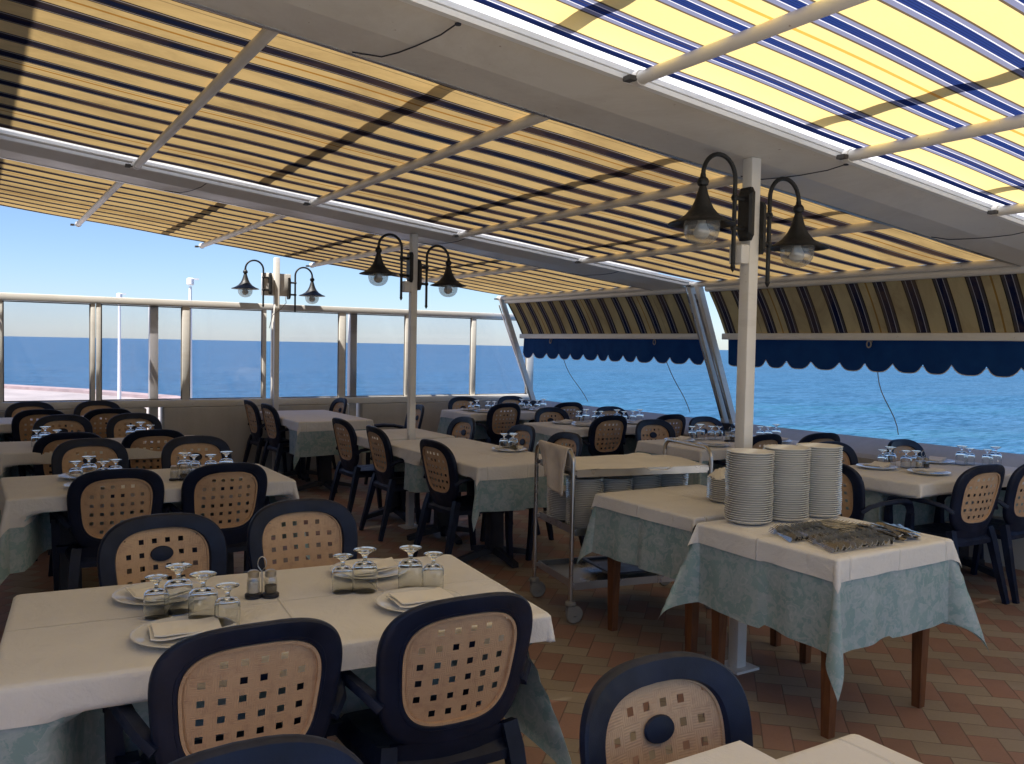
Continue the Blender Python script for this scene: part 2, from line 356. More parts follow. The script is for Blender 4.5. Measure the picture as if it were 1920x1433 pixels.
# ------------------------------------------------------------------ mesh helper
class MB:
    def __init__(s): s.v = []; s.f = []
    def add(s, vs, fs):
        o = len(s.v); s.v += [tuple(v) for v in vs]; s.f += [tuple(i+o for i in f) for f in fs]; return s
    def box(s, x0, x1, y0, y1, z0, z1, M=None, bev=0):
        if bev:
            b = bev; vs = []; fs = []
            # chamfered box through bmesh
            bm = bmesh.new(); bmesh.ops.create_cube(bm, size=1)
            for v in bm.verts:
                v.co = Vector(((x0+x1)/2 + v.co.x*(x1-x0), (y0+y1)/2 + v.co.y*(y1-y0), (z0+z1)/2 + v.co.z*(z1-z0)))
            bmesh.ops.bevel(bm, geom=bm.edges[:], offset=b, segments=2, affect='EDGES', profile=0.5)
            bm.verts.index_update()
            vs = [v.co.copy() for v in bm.verts]; fs = [[v.index for v in f.verts] for f in bm.faces]; bm.free()
        else:
            vs = [Vector(p) for p in ((x0, y0, z0), (x1, y0, z0), (x1, y1, z0), (x0, y1, z0), (x0, y0, z1), (x1, y0, z1), (x1, y1, z1), (x0, y1, z1))]
            fs = [(0, 3, 2, 1), (4, 5, 6, 7), (0, 1, 5, 4), (1, 2, 6, 5), (2, 3, 7, 6), (3, 0, 4, 7)]
        if M: vs = [M @ v for v in vs]
        return s.add(vs, fs)
    def hexa(s, P):     # eight corners: bottom ring 4, top ring 4
        return s.add(P, [(0, 3, 2, 1), (4, 5, 6, 7), (0, 1, 5, 4), (1, 2, 6, 5), (2, 3, 7, 6), (3, 0, 4, 7)])
    def sweep(s, pts, prof, closed=False, upv=(0, 0, 1), scales=None, caps=True):
        """prof: list of (a,b) in the plane normal to the swept line"""
        pts = [Vector(p) for p in pts]; n = len(pts); k = len(prof); rings = []
        U0 = Vector(upv)
        prev = None
        for i in range(n):
            if closed: t = (pts[(i+1) % n]-pts[i-1]).normalized()
            else: t = (pts[min(i+1, n-1)]-pts[max(i-1, 0)]).normalized()
            ref = U0 if prev is None else prev
            a = ref - t*ref.dot(t)
            if a.length < 1e-4: a = Vector((1, 0, 0)) - t*t.x
            if a.length < 1e-4: a = Vector((0, 1, 0))
            a.normalize(); b = t.cross(a); prev = a
            sc = scales[i] if scales else 1
            rings.append([pts[i] + a*(p[1]*sc) + b*(p[0]*sc) for p in prof])
        vs = [v for r in rings for v in r]; fs = []
        m = n if closed else n-1
        for i in range(m):
            j = (i+1) % n
            for q in range(k):
                r = (q+1) % k
                fs.append((i*k+q, i*k+r, j*k+r, j*k+q))
        if caps and not closed:
            fs.append(tuple(range(k))[::-1]); fs.append(tuple((n-1)*k+q for q in range(k)))
        return s.add(vs, fs)
    def tube(s, pts, r, seg=10, scales=None, **kw):
        return s.sweep(pts, [(r*math.cos(2*PI*i/seg), r*math.sin(2*PI*i/seg)) for i in range(seg)], scales=scales, **kw)
    def lathe(s, prof, seg=24, M=None, closed=False):
        vs = []; fs = []; n = len(prof)
        for i in range(seg):
            a = 2*PI*i/seg
            for r, z in prof: vs.append(Vector((r*math.cos(a), r*math.sin(a), z)))
        for i in range(seg):
            j = (i+1) % seg
            for q in range(n if closed else n-1):
                r = (q+1) % n
                fs.append((i*n+q, j*n+q, j*n+r, i*n+r))
        if M: vs = [M @ v for v in vs]
        return s.add(vs, fs)
    def grid(s, fn, nu, nv):
        vs = [fn(i, j) for i in range(nu) for j in range(nv)]
        fs = [(i*nv+j, (i+1)*nv+j, (i+1)*nv+j+1, i*nv+j+1) for i in range(nu-1) for j in range(nv-1)]
        return s.add(vs, fs)
    def mesh(s, name, mat, smooth=35):
        me = bpy.data.meshes.new(name); me.from_pydata([tuple(v) for v in s.v], [], s.f); me.update()
        bm = bmesh.new(); bm.from_mesh(me)
        bmesh.ops.remove_doubles(bm, verts=bm.verts, dist=1e-5)
        bmesh.ops.recalc_face_normals(bm, faces=bm.faces)
        if smooth:
            lim = R(smooth)
            for f in bm.faces: f.smooth = True
            for e in bm.edges:
                if len(e.link_faces) == 2 and e.calc_face_angle(0) > lim: e.smooth = False
        bm.to_mesh(me); bm.free()
        me.materials.append(MT[mat]); return me

def part(name, mb, mat, parent, label=None, smooth=35, kind=None):
    me = mb if isinstance(mb, bpy.types.Mesh) else mb.mesh(name, mat, smooth)
    o = bpy.data.objects.new(name, me); col.objects.link(o); o.parent = parent
    if label: o['label'] = label
    if kind: o['kind'] = kind
    return o
def tag(o, label, cat, group=None):
    o['label'] = label; o['category'] = cat
    if group: o['group'] = group
    return o
def thing(name, label, cat, loc=(0, 0, 0), rz=0, group=None):
    o = bpy.data.objects.new(name, None); o.empty_display_size = 0.1; col.objects.link(o)
    o.location = loc; o.rotation_euler = (0, 0, rz); return tag(o, label, cat, group)
def single(name, mb, mat, label, cat, loc=(0, 0, 0), rz=0, group=None, smooth=35):
    me = mb if isinstance(mb, bpy.types.Mesh) else mb.mesh(name, mat, smooth)
    o = bpy.data.objects.new(name, me); col.objects.link(o); o.location = loc; o.rotation_euler = (0, 0, rz)
    return tag(o, label, cat, group)
def struct(name, mb, mat, smooth=0):
    o = bpy.data.objects.new(name, mb.mesh(name, mat, smooth)); col.objects.link(o); o['kind'] = 'structure'; return o
def dup(root, loc, rz=None, label=None, group=None, skip=()):
    def cp(o, par):
        c = o.copy(); col.objects.link(c)
        if par: c.parent = par
        for ch in list(o.children):
            if ch.name.split('.')[0] in skip: continue
            cp(ch, c)
        return c
    r = cp(root, None); r.location = loc
    if rz is not None: r.rotation_euler = (0, 0, rz)
    if label: r['label'] = label
    if group: r['group'] = group
    return r

TS = math.tan(R(6.0))
def rz_(x): return 2.46 - TS*(x-3.19)      # underside plane of the sloping roof frame
def slab(mb, x0, x1, y0, y1, d0, d1):      # box that follows the roof slope
    return mb.hexa([(x0, y0, rz_(x0)+d0), (x1, y0, rz_(x1)+d0), (x1, y1, rz_(x1)+d0), (x0, y1, rz_(x0)+d0),
                    (x0, y0, rz_(x0)+d1), (x1, y0, rz_(x1)+d1), (x1, y1, rz_(x1)+d1), (x0, y1, rz_(x0)+d1)])

# ------------------------------------------------------------------ ground, sea, walls
mb = MB(); mb.box(-6, 6.75, -4.6, 10.45, -0.3, 0.0); struct('terrace_floor', mb, 'herringbone_pavers')
mb = MB(); mb.box(-6, 6.4, -4.6, -.65, .0, .006); struct('bounce_slab', mb, 'bounce_paving')  # unseen pale slab added behind the camera to bounce sunlight under the roof
mb = MB()
ring = [0, 40, 120, 400, 1500, 6000, 30000]
vs = [(0, 0, 0)]; fs = []
for r in ring[1:]:
    for i in range(48): vs.append((r*math.cos(2*PI*i/48), r*math.sin(2*PI*i/48), 0))
for i in range(48): fs.append((0, 1+i, 1+(i+1) % 48))
for q in range(len(ring)-2):
    for i in range(48):
        a = 1+q*48+i; b = 1+q*48+(i+1) % 48; fs.append((a, b, b+48, a+48))
mb.add(vs, fs); o = struct('sea', mb, 'sea_water'); o.location = (0, 0, -3.6)
# promenade beyond the window wall
edge = [(-60, 130), (1.4, 50.9), (4.9, 45.3), (7.6, 39.3), (8.4, 30), (7.6, 10.6)]
mb = MB(); n = len(edge)
top = [(x, y, -1.0) for x, y in edge] + [(-60, 10.6, -1.0)]
bot = [(x, y, -4.0) for x, y, _ in top]
k = len(top); mb.add(top+bot, [tuple(range(k))] + [(i, (i+1) % k, k+(i+1) % k, k+i) for i in range(k)])
struct('promenade', mb, 'sand')
mb = MB()
for (a, b) in zip(edge[:-1], edge[1:]):
    A = Vector((*a, 0)); B = Vector((*b, 0)); d = (B-A).normalized(); nn = Vector((-d.y, d.x, 0))*-0.9
    mb.hexa([A+Vector((0, 0, -1)), B+Vector((0, 0, -1)), B+nn+Vector((0, 0, -1)), A+nn+Vector((0, 0, -1)),
             A+Vector((0, 0, -.86)), B+Vector((0, 0, -.86)), B+nn+Vector((0, 0, -.86)), A+nn+Vector((0, 0, -.86))])
struct('promenade_kerb', mb, 'kerb_pink')

# masts on the promenade
def mast(x, y, ztop, label):
    t = thing('lamp_mast', label, 'mast', (x, y, -1.0), 0, 'white masts on the promenade')
    H = ztop+1.0
    mb = MB(); mb.tube([(0, 0, 0.0), (0, 0, H*0.5), (0, 0, H-.15)], 0.05, 12, scales=[1.25, 1.0, 0.7])
    part('pole', mb, 'lit_white', t)
    mb = MB(); mb.lathe([(0, -.12), (.07, -.12), (.085, -.10), (.085, .03), (.06, .05), (0, .055)], 14, Matrix.Translation((0, 0, H)))
    mb.box(.05, .19, -.03, .03, H+.01, H+.05); part('lamp_head', mb, 'lit_white', t)
    return t
mast(4.07, 30, 2.92, 'thin white mast seen through the second window pane from the left')
mast(4.557, 22, 2.98, 'taller white mast rising above the window rail beside a mullion')

# window wall
mb = MB()
for x0, x1 in ((-1.5, 1.66), (1.84, 4.0), (4.18, 6.75)):
    mb.box(x0, x1, 10.2, 10.45, 0, 0.80 if x1 > 2 else 0.80, bev=0.012)
for i, (x0, x1, l) in enumerate(((-1.5, 1.66, 'rough beige plaster low wall under the leftmost windows'), (1.84, 4.0, 'low plaster wall section behind the small wall table'), (4.18, 6.75, 'low plaster wall section ending at the sea corner'))):
    mb = MB(); mb.box(x0, x1, 10.2, 10.45, 0, 0.79, bev=0.014)
    single('low_wall', mb, 'plaster', l, 'wall', group='low wall under the windows')
sillz = lambda x: 0.80
for x, l in ((1.75, 'square pale post in the wall gap behind the left chairs'), (4.09, 'square pale post in the wall gap right of the small wall table')):
    mb = MB(); mb.box(-.045, .045, -.045, .045, 0, 1.93, bev=0.004)
    single('wall_post', mb, 'painted_metal', l, 'post', (x, 10.34, 0), 0, 'posts in the wall gaps')
t = thing('window_screen', 'long row of framed glass windows on top of the low wall', 'window screen', (0, 10.28, 0.79))
Z0 = 0.79
mb = MB(); mb.box(-1.5, 6.76, -.035, .035, 1.915-Z0, 1.99-Z0, bev=.006)
part('top_rail', mb, 'painted_metal', t)
mb = MB(); mb.box(-1.5, 6.76, -.06, .05, 0.795-Z0, 0.872-Z0, bev=.006); part('bottom_rail', mb, 'painted_metal', t)
mull = [(-.60, -.52), (.22, .30), (1.11, 1.155), (1.165, 1.21), (2.04, 2.12), (2.94, 2.985), (3.05, 3.08), (3.885, 3.965), (4.78, 4.83), (4.86, 4.905), (5.755, 5.82), (6.65, 6.76)]
for a, b in mull:
    mb = MB(); mb.box(a, b, -.028, .028, 0.872-Z0, 1.915-Z0, bev=.004); part('mullion', mb, 'painted_metal', t)
panes = [(-.52, .22), (.30, 1.11), (1.21, 2.04), (2.12, 2.94), (3.08, 3.885), (3.965, 4.78), (4.905, 5.755), (5.82, 6.65)]
for a, b in panes:
    mb = MB(); mb.add([(a, 0.004, 0.872-Z0), (b, 0.004, 0.872-Z0), (b, 0.004, 1.915-Z0), (a, 0.004, 1.915-Z0)], [(0, 1, 2, 3)])
    part('window_pane', mb, 'window_pane', t, smooth=0)
    mb = MB()
    for s_, e_, h0, h1 in ((a, a+.012, .875, 1.912), (b-.012, b, .875, 1.912), (a, b, .875, .887), (a, b, 1.9, 1.912)):
        mb.box(s_, e_, -.012, -.002, h0-Z0, h1-Z0)
    part('glazing_bead', mb, 'caster_grey', t, smooth=0)

# sea parapet, with a sloping top
mb = MB(); prof = [(6.45, 0), (6.45, .655), (6.475, .69), (6.72, .805), (6.78, .79), (6.78, -4), (6.5, -4)]
ys = [i*0.5-4.6 for i in range(30)]; ys = [y for y in ys if y < 10.2] + [10.2]
rng = random.Random(3)
vs = []; k = len(prof)
for y in ys:
    for q, (x, z) in enumerate(prof): vs.append((x+rng.uniform(-.004, .004), y, z+(rng.uniform(-.004, .004) if z > .1 else 0)))
fs = [(i*k+q, i*k+(q+1) % k, (i+1)*k+(q+1) % k, (i+1)*k+q) for i in range(len(ys)-1) for q in range(k)]
fs += [tuple(range(k)), tuple((len(ys)-1)*k+q for q in range(k))]
mb.add(vs, fs); single('sea_parapet', mb, 'plaster', 'long low plaster parapet along the sea side of the terrace', 'parapet', smooth=25)

# restaurant building to the left and behind (outside the picture)
b = thing('building', 'plain plastered restaurant building closing the terrace on the inland side', 'building', (-0.9, 0, 0))
mb = MB(); mb.box(-5, 0, 1.2, 9.6, 0, 5.1); part('wall', mb, 'stucco', b, smooth=0)
mb = MB(); mb.box(0.0, .05, 3.0, 4.6, 0, 2.2); d_ = part('door', mb, 'dark_door', b)
mb = MB(); mb.box(.05, .09, 4.4, 4.44, .95, 1.15); part('handle', mb, 'steel', d_)

# ------------------------------------------------------------------ roof frame
def beam(y0, y1, label, flash_x0, flash_h):
    t = thing('roof_beam', label, 'beam', (0, 0, 0), 0, 'wide white gutter beams of the pergola roof')
    X0, X1 = -0.88, 6.12; ym = y0+0.30
    mb = MB()
    # underside in two slightly different planes
    def st(ya, yb, da, db, th=.02):
        mb.add([(X0, ya, rz_(X0)+da), (X1, ya, rz_(X1)+da), (X1, yb, rz_(X1)+db), (X0, yb, rz_(X0)+db),
                (X0, ya, rz_(X0)+da+th), (X1, ya, rz_(X1)+da+th), (X1, yb, rz_(X1)+db+th), (X0, yb, rz_(X0)+db+th)],
               [(0, 3, 2, 1), (4, 5, 6, 7), (0, 1, 5, 4), (1, 2, 6, 5), (2, 3, 7, 6), (3, 0, 4, 7)])
    st(y0+.012, ym, .050, .0); st(ym, y1, .0, .0)
    part('gutter', mb, 'painted_metal', t, smooth=0)
    mb = MB(); slab(mb, X0, X1, y0-.02, y0+.010, .008, .028); part('lip', mb, 'lit_white', t, smooth=0)
    mb = MB(); slab(mb, X0, X1, y1-.03, y1-.004, .022, .24); part('inner_wall', mb, 'lit_white', t, smooth=0)
    mb = MB(); slab(mb, X0, X1, y1-.002, y1+.02, -.004, .035); part('edge_trim', mb, 'steel', t, smooth=0)
    # translucent flashing over the slot
    mb = MB(); n = 60
    def fn(i, j):
        x = flash_x0 + (X1-flash_x0)*i/(n-1)
        y = (y0-.13, y0+.1, y0+.35, y1+.12)[j]
        return (x, y, rz_(x) + flash_h + (.0, .02, .03, .03)[j] + .006*math.sin(x*55))
    mb.grid(fn, n, 4); part('flashing', mb, 'flashing_plastic', t)
    # dangling lead on the underside
    mb = MB()
    for xc in (1.45, 3.55, 5.2):
        p = [(xc+dx, y0+fy*(y1-y0), rz_(xc+dx)+.03-.03*fy-dd) for dx, fy, dd in ((0.0, 0.05, .005), (-.02, .25, .02), (-.05, .5, .022), (-.07, .7, .016), (-.10, .86, .012), (-.2, .95, .008))]
        mb.tube(p, .0028, 5)
        mb.lathe([(0, 0), (.012, 0), (.012, -.006), (0, -.006)], 8, Matrix.Translation((xc, y0+.05, rz_(xc)+.022)))
    part('cable', mb, 'dark_base', t)
    return t
beam(2.67, 3.225, 'big roof beam crossing the picture nearest the camera', 0.20, .22)
beam(6.40, 6.98, 'middle roof beam carried by the post beside the long central tables', 0.12, .22)
beam(-1.1, -.52, 'roof beam behind the camera at the inland end', -.8, .22)

TUBEX = (-.25, 0.975, 2.205, 3.465, 4.715, 6.06)
def awning(y0, y1, ta, tb, canvas, label, seed):
    t = thing('awning', label, 'awning', (0, 0, 0), 0, 'striped canvas roof awnings')
    rng = random.Random(seed)
    NX = 60; NY = max(12, int((y1-y0)/.033))
    X0, X1 = -0.88, 6.10
    def fn(i, j):
        x = X0+(X1-X0)*i/(NX-1); y = y0+(y1-y0)*j/(NY-1)
        d = .058 + .0035*math.sin(y*2*PI/.262+.7*math.sin(x*1.3)) + .003*math.sin(x*2*PI/1.25+1)
        return (x, y, rz_(x)+d)
    mb = MB(); mb.grid(fn, NX, NY); part('fabric', mb, canvas, t, smooth=80)
    for k, x in enumerate(TUBEX):
        mb = MB()
        z = rz_(x)
        mb.tube([(x, ta, z+.026), (x, (ta+tb)/2, z+.026), (x, tb, z+.026)], .026, 14)
        mb.lathe([(0, 0), (.031, 0), (.031, .03), (0, .03)], 12, Matrix.Translation((x, tb-.012, z+.027)) @ Matrix.Rotation(-PI/2, 4, 'X'))
        tb_ = part('support_tube', mb, 'painted_metal', t)
        mb = MB(); mb.box(x-.075, x-.042, tb-.03, tb+.012, z+.004, z+.022); mb.box(x-.045, x-.03, tb-.02, tb, z+.008, z+.016)
        part('clamp', mb, 'rubber', tb_, smooth=0)
    for k, x in enumerate((1.775, 3.10, 4.44)):
        mb = MB(); xx = x-.036
        dd = .13
        mb.tube([(xx-.0, y0-.15, rz_(xx)+dd), (xx, y1+.05, rz_(xx)+dd)], .034, 10)
        part('upper_bar', mb, 'painted_metal', t)
    mb = MB(); slab(mb, X0, X1, y1-.006, y1+.006, .064, .085); part('front_rail', mb, 'lit_white', t, smooth=0)
    return t
awning(-.50, 2.605, -.5, 2.64, 'awning_canvas_pale', 'pale glowing striped awning at the top right, nearest the camera', 1)
awning(3.24, 6.31, 3.20, 6.385, 'awning_canvas', 'large striped awning between the near and middle roof beams', 2)
awning(6.99, 9.98, 6.95, 10.06, 'awning_canvas', 'striped awning over the window side beyond the middle roof beam', 3)

# ------------------------------------------------------------------ side drop awnings
def drop(y0, y1, label, ropes):
    t = thing('drop_awning', label, 'awning', (6.1, (y0+y1)/2, 2.12), 0, 'striped drop awnings on the sea side')
    cy = (y0+y1)/2
    NY = int((y1-y0)/.04); NZ = 12
    def fn(i, j):
        y = y0+(y1-y0)*i/(NY-1); f = j/(NZ-1)
        x = 6.1+.25*f + .012*math.sin(f*PI) + .004*math.sin(y*7)*f; z = 2.125-.425*f
        return (x-6.1, y-cy, z-2.12)
    mb = MB(); mb.grid(fn, NY, NZ); part('fabric', mb, 'awning_canvas_drop', t, smooth=80)
    mb = MB(); mb.tube([(0, y0-cy-.02, .022), (0, y1-cy+.02, .022)], .032, 12); part('roller', mb, 'painted_metal', t)
    mb = MB(); mb.box(.225, .275, y0-cy-.03, y1-cy+.03, -.468, -.408, bev=.008); br = part('bottom_bar', mb, 'painted_metal', t)
    # scalloped valance
    NY = int((y1-y0)/.0125); P = 0.262
    def fv(i, j):
        y = y0+.02+(y1-y0-.04)*i/(NY-1)
        u = ((y-y0) % P)/P
        sc = 1-abs(2*u-1)**3.2
        L = .185+.075*sc
        if y-y0 < .09: L *= .55+.45*math.sqrt(max(0, min(1, (y-y0)/.09)))
        f = j/7
        x = .27+.02*math.sin(y*3.1)*f+.018*math.sin(y*9.0+2*math.sin(y*1.7))*f+.012*f
        return (x, y-cy, -.468-L*f)
    mb = MB(); mb.grid(fv, NY, 8); vl = part('valance', mb, 'blue_valance', t, smooth=80)
    def edgep(i): 
        p = fv(i, 7); return (p[0]-.001, p[1], p[2])
    mb = MB(); mb.tube([edgep(i) for i in range(0, NY, 2)], .0035, 5); part('hem', mb, 'towel', vl)
    for yr, dy in ropes:
        mb = MB(); pts = []
        for q in range(12):
            f = q/11; pts.append((.25+.42*f+.02*math.sin(f*9), yr-cy+dy*f+.015*math.sin(f*7+yr), -.45-.82*f))
        mb.tube(pts, .0045, 6)
        mb.tube([(.25, yr-cy+.02*math.cos(a), -.50+.028*math.sin(a)) for a in [i*PI/6 for i in range(13)]], .006, 6)
        part('cord', mb, 'rope', t)
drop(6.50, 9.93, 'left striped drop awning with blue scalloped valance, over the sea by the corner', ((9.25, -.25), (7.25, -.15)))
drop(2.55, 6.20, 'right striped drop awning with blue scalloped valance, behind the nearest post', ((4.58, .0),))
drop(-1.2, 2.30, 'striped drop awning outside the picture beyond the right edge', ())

def slanted(y, wd, label, double):
    t = thing('slanted_post', label, 'post', (6.6, y, .80), 0, 'slanted white posts on the parapet')
    vx, vz = 6.08-6.62, 2.16-.79
    for dy, wy in ((-.055, .05), (.055, .05)) if double else ((0, .045),):
        mb = MB(); 
        P = []
        for z, x in ((0, .0), (vz, vx)):
            for a, b_ in ((-.035, -wy/2), (.035, -wy/2), (.035, wy/2), (-.035, wy/2)): P.append((x+a, dy+b_, z))
        mb.hexa(P); part('guide_rail', mb, 'painted_metal', t, smooth=0)
        mb = MB(); P = []
        for z, x in ((.05, -.02+.0), (vz-.08, vx-.0)):
            for a, b_ in ((-.045, -wy/5), (-.036, -wy/5), (-.036, wy/5), (-.045, wy/5)): P.append((x+a, dy+b_, z))
        mb.hexa(P); part('track', mb, 'steel', t, smooth=0)
    mb = MB(); mb.box(-.09, .09, -.10 if double else -.05, .10 if double else .05, -.05, -.03+.035); part('foot_plate', mb, 'dark_base', t)
slanted(6.35, .2, 'broad slanted double post between the two drop awnings', True)
slanted(10.0, .1, 'thin slanted post where the windows meet the sea side', False)
slanted(2.42, .2, 'slanted double post outside the picture on the right', True)

# ------------------------------------------------------------------ posts and lanterns
def post(x, y, ztop, label, wd=.031):
    t = thing('square_post', label, 'post', (x, y, 0), 0, 'square white posts carrying the roof')
    mb = MB(); mb.box(-wd, wd, -wd, wd, 0, ztop, bev=.005); part('shaft', mb, 'painted_metal', t)
    mb = MB(); mb.box(-.075, .075, -.075, .075, 0, .012); part('base_plate', mb, 'painted_metal', t)
    return t
p3 = post(3.18, 2.965, rz_(3.18)+.003, 'nearest square white post behind the stacks of plates')
p2 = post(3.165, 6.655, rz_(3.165)+.003, 'middle square white post rising between the long central tables', .028)
p1 = post(3.06, 10.12, rz_(3.06)+.05, 'far square white post standing against the window wall', .030)
p0 = post(3.18, -.8, rz_(3.18)+.003, 'square white post behind the camera')
mb = MB(); mb.box(-.085, -.03, -.03, .05, 1.96, 2.05, bev=.006); part('junction_box', mb, 'painted_metal', p3)
mb = MB(); mb.box(-.095, -.027, -.03, .05, 1.98, 2.07, bev=.006); part('junction_box', mb, 'painted_metal', p2)
mb = MB(); mb.box(-.16, .17, -.01, .07, 2.08, 2.34, bev=.006); part('junction_box', mb, 'painted_metal', p1)
mb = MB(); mb.tube([(.09, -.04, 2.08), (.10, -.05, 2.0), (.04, -.055, 1.93), (-.06, -.05, 1.85), (-.09, -.03, 1.70)], .004, 6); part('cable', mb, 'rope', p1)

def lantern_proto():
    t = thing('wall_lantern', 'x', 'lantern', (0, 0, 0))
    # side arm reaches toward -X from the post face at x=0; z=0 is the plate centre
    mb = MB()
    pl = [(-.045, -.10), (-.045, .10), (-.03, .125), (.03, .125), (.045, .10), (.045, -.10), (.03, -.125), (-.03, -.125)]
    vs = [(-.0, a, b) for a, b in pl] + [(-.018, a, b) for a, b in pl] + [(-.028, a*.75, b*.85) for a, b in pl]
    fs = [tuple(range(8)), tuple(16+i for i in range(8))] + [(q*8+i, q*8+(i+1) % 8, (q+1)*8+(i+1) % 8, (q+1)*8+i) for q in range(2) for i in range(8)]
    mb.add(vs, fs); part('back_plate', mb, 'lantern_iron', t, smooth=20)
    mb = MB(); r = .103; xs = -.088
    pts = [(xs, 0, -.25), (xs, 0, -.1), (xs, 0, .05), (xs, 0, .155)]
    for i in range(1, 17):
        a = PI*i/16; pts.append((xs-r+r*math.cos(a), 0, .155+r*math.sin(a)))
    pts.append((xs-2*r, 0, .15))
    mb.tube(pts, .0105, 10)
    for z in (.07, -.07):
        mb.tube([(-.02, 0, z), (xs, 0, z)], .011, 8)
        mb.lathe([(0, -.018), (.014, -.012), (.018, 0), (.014, .012), (0, .018)], 10, Matrix.Translation((xs, 0, z)))
    mb.lathe([(0, -.28), (.008, -.268), (.013, -.255), (.009, -.243), (.012, -.238), (0, -.232)], 10, Matrix.Translation((xs, 0, 0)))
    part('arm', mb, 'lantern_iron', t)
    xl = xs-2*r
    mb = MB()
    mb.lathe([(q_[0], q_[1]+.038 if q_[1] >= .06 else .10+(q_[1]-.062)*.82) for q_ in [(0, .125), (.012, .12), (.014, .105), (.024, .095), (.028, .082), (.024, .068), (.016, .062), (.019, .05), (.026, .02), (.036, -.02), (.052, -.06),
              (.078, -.098), (.115, -.126), (.150, -.142), (.156, -.150), (.150, -.152), (.112, -.134), (.075, -.108), (.04, -.07), (0, -.06)]], 32, Matrix.Translation((xl, 0, 0)))
    part('shade', mb, 'lantern_iron', t)
    mb = MB(); mb.lathe([(q_[0], .10+(q_[1]-.062)*.82) for q_ in [(.080, -.118), (.082, -.15), (.081, -.185), (.075, -.215), (.060, -.242), (.038, -.259), (.015, -.266), (0, -.267)]], 28, Matrix.Translation((xl, 0, 0)))
    part('glass_dome', mb, 'dome_glass', t, smooth=60)
    mb = MB(); mb.lathe([(q_[0], .10+(q_[1]-.062)*.82) for q_ in [(0, -.12), (.018, -.12), (.019, -.14), (.026, -.16), (.036, -.185), (.037, -.20), (.028, -.222), (.012, -.232), (0, -.234)]], 18, Matrix.Translation((xl, 0, 0)))
    part('bulb', mb, 'bulb_white', t)
    return t
L0 = lantern_proto(); G = 'curved iron lanterns in pairs on the posts'
lan = [(3.149, 2.955, 2.195, 0, 'black lantern on the left side of the nearest post'),
       (3.211, 2.955, 2.135, PI, 'black lantern on the right side of the nearest post'),
       (3.137, 6.64, 2.185, 0, 'black lantern on the left side of the middle post'),
       (3.193, 6.64, 2.125, PI, 'black lantern on the right side of the middle post'),
       (2.99, 10.11, 2.215, 0, 'black lantern on the left side of the far post by the windows'),
       (3.19, 10.11, 2.17, PI, 'black lantern on the right side of the far post by the windows')]
for i, (x, y, z, a, l) in enumerate(lan):
    o = L0 if i == 0 else dup(L0, (x, y, z), a)
    o.location = (x, y, z); o.rotation_euler = (0, 0, a); o['label'] = l; o['group'] = G

# ------------------------------------------------------------------ chairs
def sup(t, a, b, p):
    c, s = math.cos(t), math.sin(t)
    return (a*math.copysign(abs(c)**(2/p), c), b*math.copysign(abs(s)**(2/p), s))
def back_y(x, z): return -.185-(z-.44)*math.tan(R(13)) + .75*x*x
def outer(t):
    x, z = sup(t, .226, .214, 3.3); x *= 1+.09*(z/.2); z += (.012*(1-(x/.23)**2) if z > 0 else 0); return x, z+.662
def inner(t):
    x, z = sup(t, .165, .154, 3.4); x *= 1+.10*(z/.2); z += (.010*(1-(x/.17)**2) if z > 0 else 0); return x, z+.672
def inside(x, z, f=1.0):
    z -= .672; x /= (1+.10*(z/.2)); return (abs(x)/(.163*f))**3.0+(abs(z)/(.152*f))**3.0 < 1

